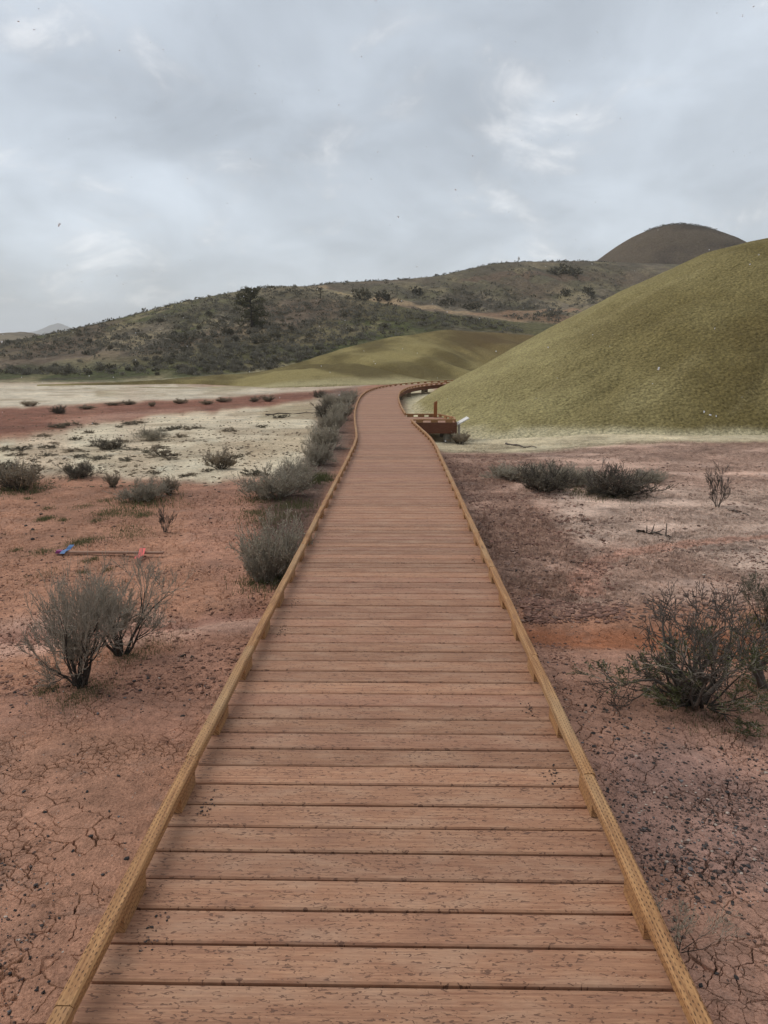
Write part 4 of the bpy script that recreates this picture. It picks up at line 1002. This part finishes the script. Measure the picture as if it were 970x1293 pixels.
# scrub along the crest lines and on top of the rounded hill
items = []
for px in np.arange(-20, 770, 1.6):
    for py in np.arange(322, 445, .8):
        h = hit(float(px), float(py), ['A', 'B', 'olive'])
        if h:
            if h[2] != 'olive' and r.random() < .6: items.append((0, h[0]+Vector((0, .3, -.08)), r.uniform(.2, .5)*(1.5 if h[2] == 'B' else 1.0)*(1.6 if r.random() < .05 else 1), r.random() < .6, h[2]))
            break
for px in np.arange(815, 905, 1.0):
    for py in np.arange(278, 305, .6):
        h = hit(float(px), float(py), ['cone'])
        if h: items.append((0, h[0], r.uniform(.3, .8), r.random() < .2, 'cone')); break
clump_mass(items, 'crest_scrub', ((False, 'hillsage'), (True, 'hilldark')))

for (px, py, wpx, hp, lab) in ((458, 378, 22, 15, 'dark bushy thicket left half of the pair beside the hillside trail'), (478, 380, 24, 12, 'dark bushy thicket right half of the pair beside the hillside trail'), (707, 346, 24, 11, 'dark thicket just below the crest at the left of two'), (728, 348, 22, 10, 'dark thicket just below the crest at the right of two'),
                               (745, 373, 22, 10, 'dark shrub clump above the slope of the olive hill'), (697, 397, 26, 8, 'grey shrub clump where the upper trails part'), (530, 372, 16, 9, 'dark lone shrub on the bare slope right of the trail thicket'), (565, 385, 14, 9, 'dark shrub above the bend of the hillside trail'), (596, 390, 22, 8, 'dark low shrub at the fork of the hillside trails'), (715, 373, 14, 8, 'small dark shrub under the far crest'), (455, 425, 10, 6, 'small grey shrub on the green slope under the trail'), (234, 433, 26, 12, 'wide dark shrub low on the left hillside'), (330, 432, 18, 9, 'dark rounded shrub below the lone tree'), (245, 460, 11, 10, 'rounded grey shrub near the foot of the left hillside'), (285, 422, 18, 9, 'dark shrub left of and below the lone tree')):
    h = hit(px, py, ['A', 'B'])
    if not h: continue
    p = h[0]; s = F/(p-EYE).length; o = bpy.data.objects.new('thicket', r.choice(HS['dark' if 'grey' not in lab else 'sage'])); COL.objects.link(o)
    o.location = p-Vector((0, 0, .1)); o.scale = (wpx/s*.75, wpx/s*.75, hp/s*1.1); o.rotation_euler = (0, 0, r.uniform(0, 6)); tag(o, lab, 'shrub')

def conifer(px, py, hp, wp, label, seed, n=4600):
    h = hit(px, py, ['A', 'B']); p = h[0]; s = (p-EYE).length/F; H = hp*s*1.05; W = wp*s/2; rr = random.Random(seed)
    e = tag(empty('juniper_tree', p-Vector((0, 0, .15))), label, 'tree')
    polys = [([Vector((rr.uniform(-.05, .05)*k, rr.uniform(-.05, .05)*k, H*.93*k/6)) for k in range(7)], [H*.035*(1-.13*k) for k in range(7)])]; tips = []
    for k in range(46):
        z = H*(.03+.92*(k/46)); az = rr.uniform(0, 6.28); t = z/H
        w = W*(1.0-.62*max(0, t-.40)/.60-.22*max(0, .25-t)/.25)*rr.uniform(.65, 1.12)*(1 if t < .9 else .55); d = Vector((math.cos(az), math.sin(az), -.05+.55*t)); a = Vector((0, 0, z*.92)); b = a+d*w
        polys.append(([a, a.lerp(b, .5)+Vector((0, 0, -.05*w)), b], [H*.010, H*.007, H*.003])); tips += [(a.lerp(b, f), w) for f in (.4, .65, .85, 1)]
    V, Fc = tubes(polys, 5); mesh_obj('trunk', V, Fc, M['bark'], e, True)
    L = []
    for _ in range(n):
        c, w = rr.choice(tips); q = c+rnd_dir(rr)*H*.085*rr.uniform(.2, 1); q.z = max(H*.03, q.z); L.append((q, (rnd_dir(rr)+Vector((0, 0, .5))).normalized(), H*rr.uniform(.025, .05)))
    V, Fc = leaf_mesh(L, seed, .45); mesh_obj('crown', V, Fc, M['juniper'], e)
conifer(318, 413, 48, 42, 'lone dark bushy juniper tree on the left hillside', 1)
conifer(405, 377, 15, 13, 'tiny juniper near the crest right of the lone tree', 2, 500)
h = hit(655, 334, ['B'])
if h:
    e = tag(empty('trail_post', h[0]), 'tiny thin post with a small board on the far crest', 'post'); s = (h[0]-EYE).length/F
    prism('pole', (0, 0, -.3), .16, .16, 9*s+.3, M['post'], e); prism('board', (0, -.12, 5.5*s), 2.6*s, .06, 2.4*s, M['panel'], e)

# ------------------------------------------------------------------ falling snow
def snow():
    rr = random.Random(9); V = []; Fc = []
    t = NT('snow'); mt = t.set((.86, .88, .9), .6, .3)
    def flake(p, s):
        for _ in range(3):
            q = p+rnd_dir(rr)*s*.7; b = len(V)
            bmv = IV*(s*rr.uniform(.4, .8))*np.array([1, .8, 1]); V.extend([tuple(v+np.array(q)) for v in bmv]); Fc.extend([tuple(int(i)+b for i in f) for f in IF])
    for _ in range(330):
        d = 5+40*rr.random()**.8; flake(at(rr.uniform(-60, 1030), rr.uniform(-20, 560), d) , rr.uniform(.004, .009)*(.6+d/18))
    for px, py, d, s in ((831, 465, 9, .020), (889, 520, 12, .018), (897, 524, 12, .015), (75, 284, 3, .006), (575, 240, 4, .005)): flake(at(px, py, d), s)
    tag(mesh_obj('falling_snow', V, Fc, mt), kind='stuff')
snow()

# ------------------------------------------------------------------ sky, sun, air
SUN_EL, SUN_AZ = R(52), R(-60)      # azimuth measured from +Y towards +X: the bright side is to the left
sd = Vector((math.sin(SUN_AZ)*math.cos(SUN_EL), math.cos(SUN_AZ)*math.cos(SUN_EL), math.sin(SUN_EL)))
sl = bpy.data.lights.new('sun', 'SUN'); sl.energy = 1.5; sl.angle = R(48); sl.color = (1, .94, .86); so = bpy.data.objects.new('sun', sl); COL.objects.link(so)
so.rotation_euler = (-sd).to_track_quat('-Z', 'Y').to_euler()
w = bpy.data.worlds.new('World'); scene.world = w; w.use_nodes = True; nt = w.node_tree; nt.nodes.clear()
def wn(t, **k):
    n = nt.nodes.new(t)
    for a, b in k.items(): setattr(n, a, b)
    return n
out = wn('ShaderNodeOutputWorld'); bg = wn('ShaderNodeBackground'); nt.links.new(bg.outputs[0], out.inputs[0]); bg.inputs[1].default_value = .15
sky = wn('ShaderNodeTexSky', sky_type='NISHITA', sun_disc=False, sun_elevation=SUN_EL, sun_rotation=SUN_AZ)
tc = wn('ShaderNodeTexCoord'); sep = wn('ShaderNodeSeparateXYZ'); nt.links.new(tc.outputs['Generated'], sep.inputs[0])
def wm(op, a, b=None, clamp=False):
    n = wn('ShaderNodeMath', operation=op, use_clamp=clamp)
    for i, v in enumerate((a, b)):
        if v is None: continue
        if isinstance(v, bpy.types.NodeSocket): nt.links.new(v, n.inputs[i])
        else: n.inputs[i].default_value = v
    return n.outputs[0]
def wr(v, a, b, c, d, smooth=True):
    n = wn('ShaderNodeMapRange'); n.interpolation_type = 'SMOOTHSTEP' if smooth else 'LINEAR'; nt.links.new(v, n.inputs[0])
    for i, q in enumerate((a, b, c, d)): n.inputs[i+1].default_value = q
    return n.outputs[0]
zz = wm('ADD', wm('MAXIMUM', sep.outputs[2], 0.0), .42)
cb = wn('ShaderNodeCombineXYZ'); nt.links.new(wm('DIVIDE', sep.outputs[0], zz), cb.inputs[0]); nt.links.new(wm('DIVIDE', sep.outputs[1], zz), cb.inputs[1])
def wnoise(scale, det, rough, dist, off):
    m = wn('ShaderNodeVectorMath', operation='ADD'); nt.links.new(cb.outputs[0], m.inputs[0]); m.inputs[1].default_value = off
    n = wn('ShaderNodeTexNoise'); nt.links.new(m.outputs[0], n.inputs['Vector']); n.inputs['Scale'].default_value = scale; n.inputs['Detail'].default_value = det; n.inputs['Roughness'].default_value = rough; n.inputs['Distortion'].default_value = dist
    return n.outputs[0]
n1 = wnoise(1.5, 5, .5, .3, (2.3, 5.1, 0)); n2 = wnoise(4.5, 7, .55, .5, (7.7, 1.2, 0)); n3 = wnoise(4.6, 8, .6, .5, (3.1, 9.4, 0))
lum = wm('ADD', wr(n1, .3, .7, 3.3, 5.15), wr(n2, .3, .72, -.5, .55))
lum = wm('ADD', lum, wr(n3, .55, .72, 0, 1.6))
lum = wm('MULTIPLY', lum, wr(sep.outputs[2], .0, .62, 1.03, .66))
def wmix(f, a, b):
    n = wn('ShaderNodeMix', data_type='RGBA')
    for s, v in ((n.inputs[0], f), (n.inputs[6], a), (n.inputs[7], b)):
        if isinstance(v, bpy.types.NodeSocket): nt.links.new(v, s)
        else: s.default_value = v
    return n.outputs[2]
tint = wmix(wr(n3, .5, .72, 0, 1), (.895, .98, 1.075, 1), (.985, 1.0, 1.02, 1))
vs = wn('ShaderNodeVectorMath', operation='SCALE'); nt.links.new(tint, vs.inputs[0]); nt.links.new(lum, vs.inputs[3])
nt.links.new(wmix(.9, sky.outputs[0], vs.outputs[0]), bg.inputs[0])

def haze():
    x0, x1, y0, y1, z0, z1 = -9500, 9500, -9500, 9500, -2.2, 420
    v = [(x, y, z) for z in (z0, z1) for x, y in ((x0, y0), (x1, y0), (x1, y1), (x0, y1))]
    mt = bpy.data.materials.new('haze'); mt.use_nodes = True; t = mt.node_tree; t.nodes.clear()
    o = t.nodes.new('ShaderNodeOutputMaterial'); p = t.nodes.new('ShaderNodeVolumePrincipled'); p.inputs['Color'].default_value = (.88, .91, .95, 1); p.inputs['Density'].default_value = .00020; p.inputs['Anisotropy'].default_value = 0
    t.links.new(p.outputs[0], o.inputs['Volume'])
    tag(mesh_obj('haze', v, [(3, 2, 1, 0), (4, 5, 6, 7), (0, 1, 5, 4), (1, 2, 6, 5), (2, 3, 7, 6), (3, 0, 4, 7)], mt), kind='stuff')
haze()

scene.view_settings.view_transform = 'Standard'; scene.view_settings.look = 'None'; scene.view_settings.exposure = .33; scene.view_settings.gamma = 1
scene.cycles.max_bounces = 6; scene.cycles.diffuse_bounces = 3; scene.cycles.volume_bounces = 1; scene.cycles.use_denoising = True
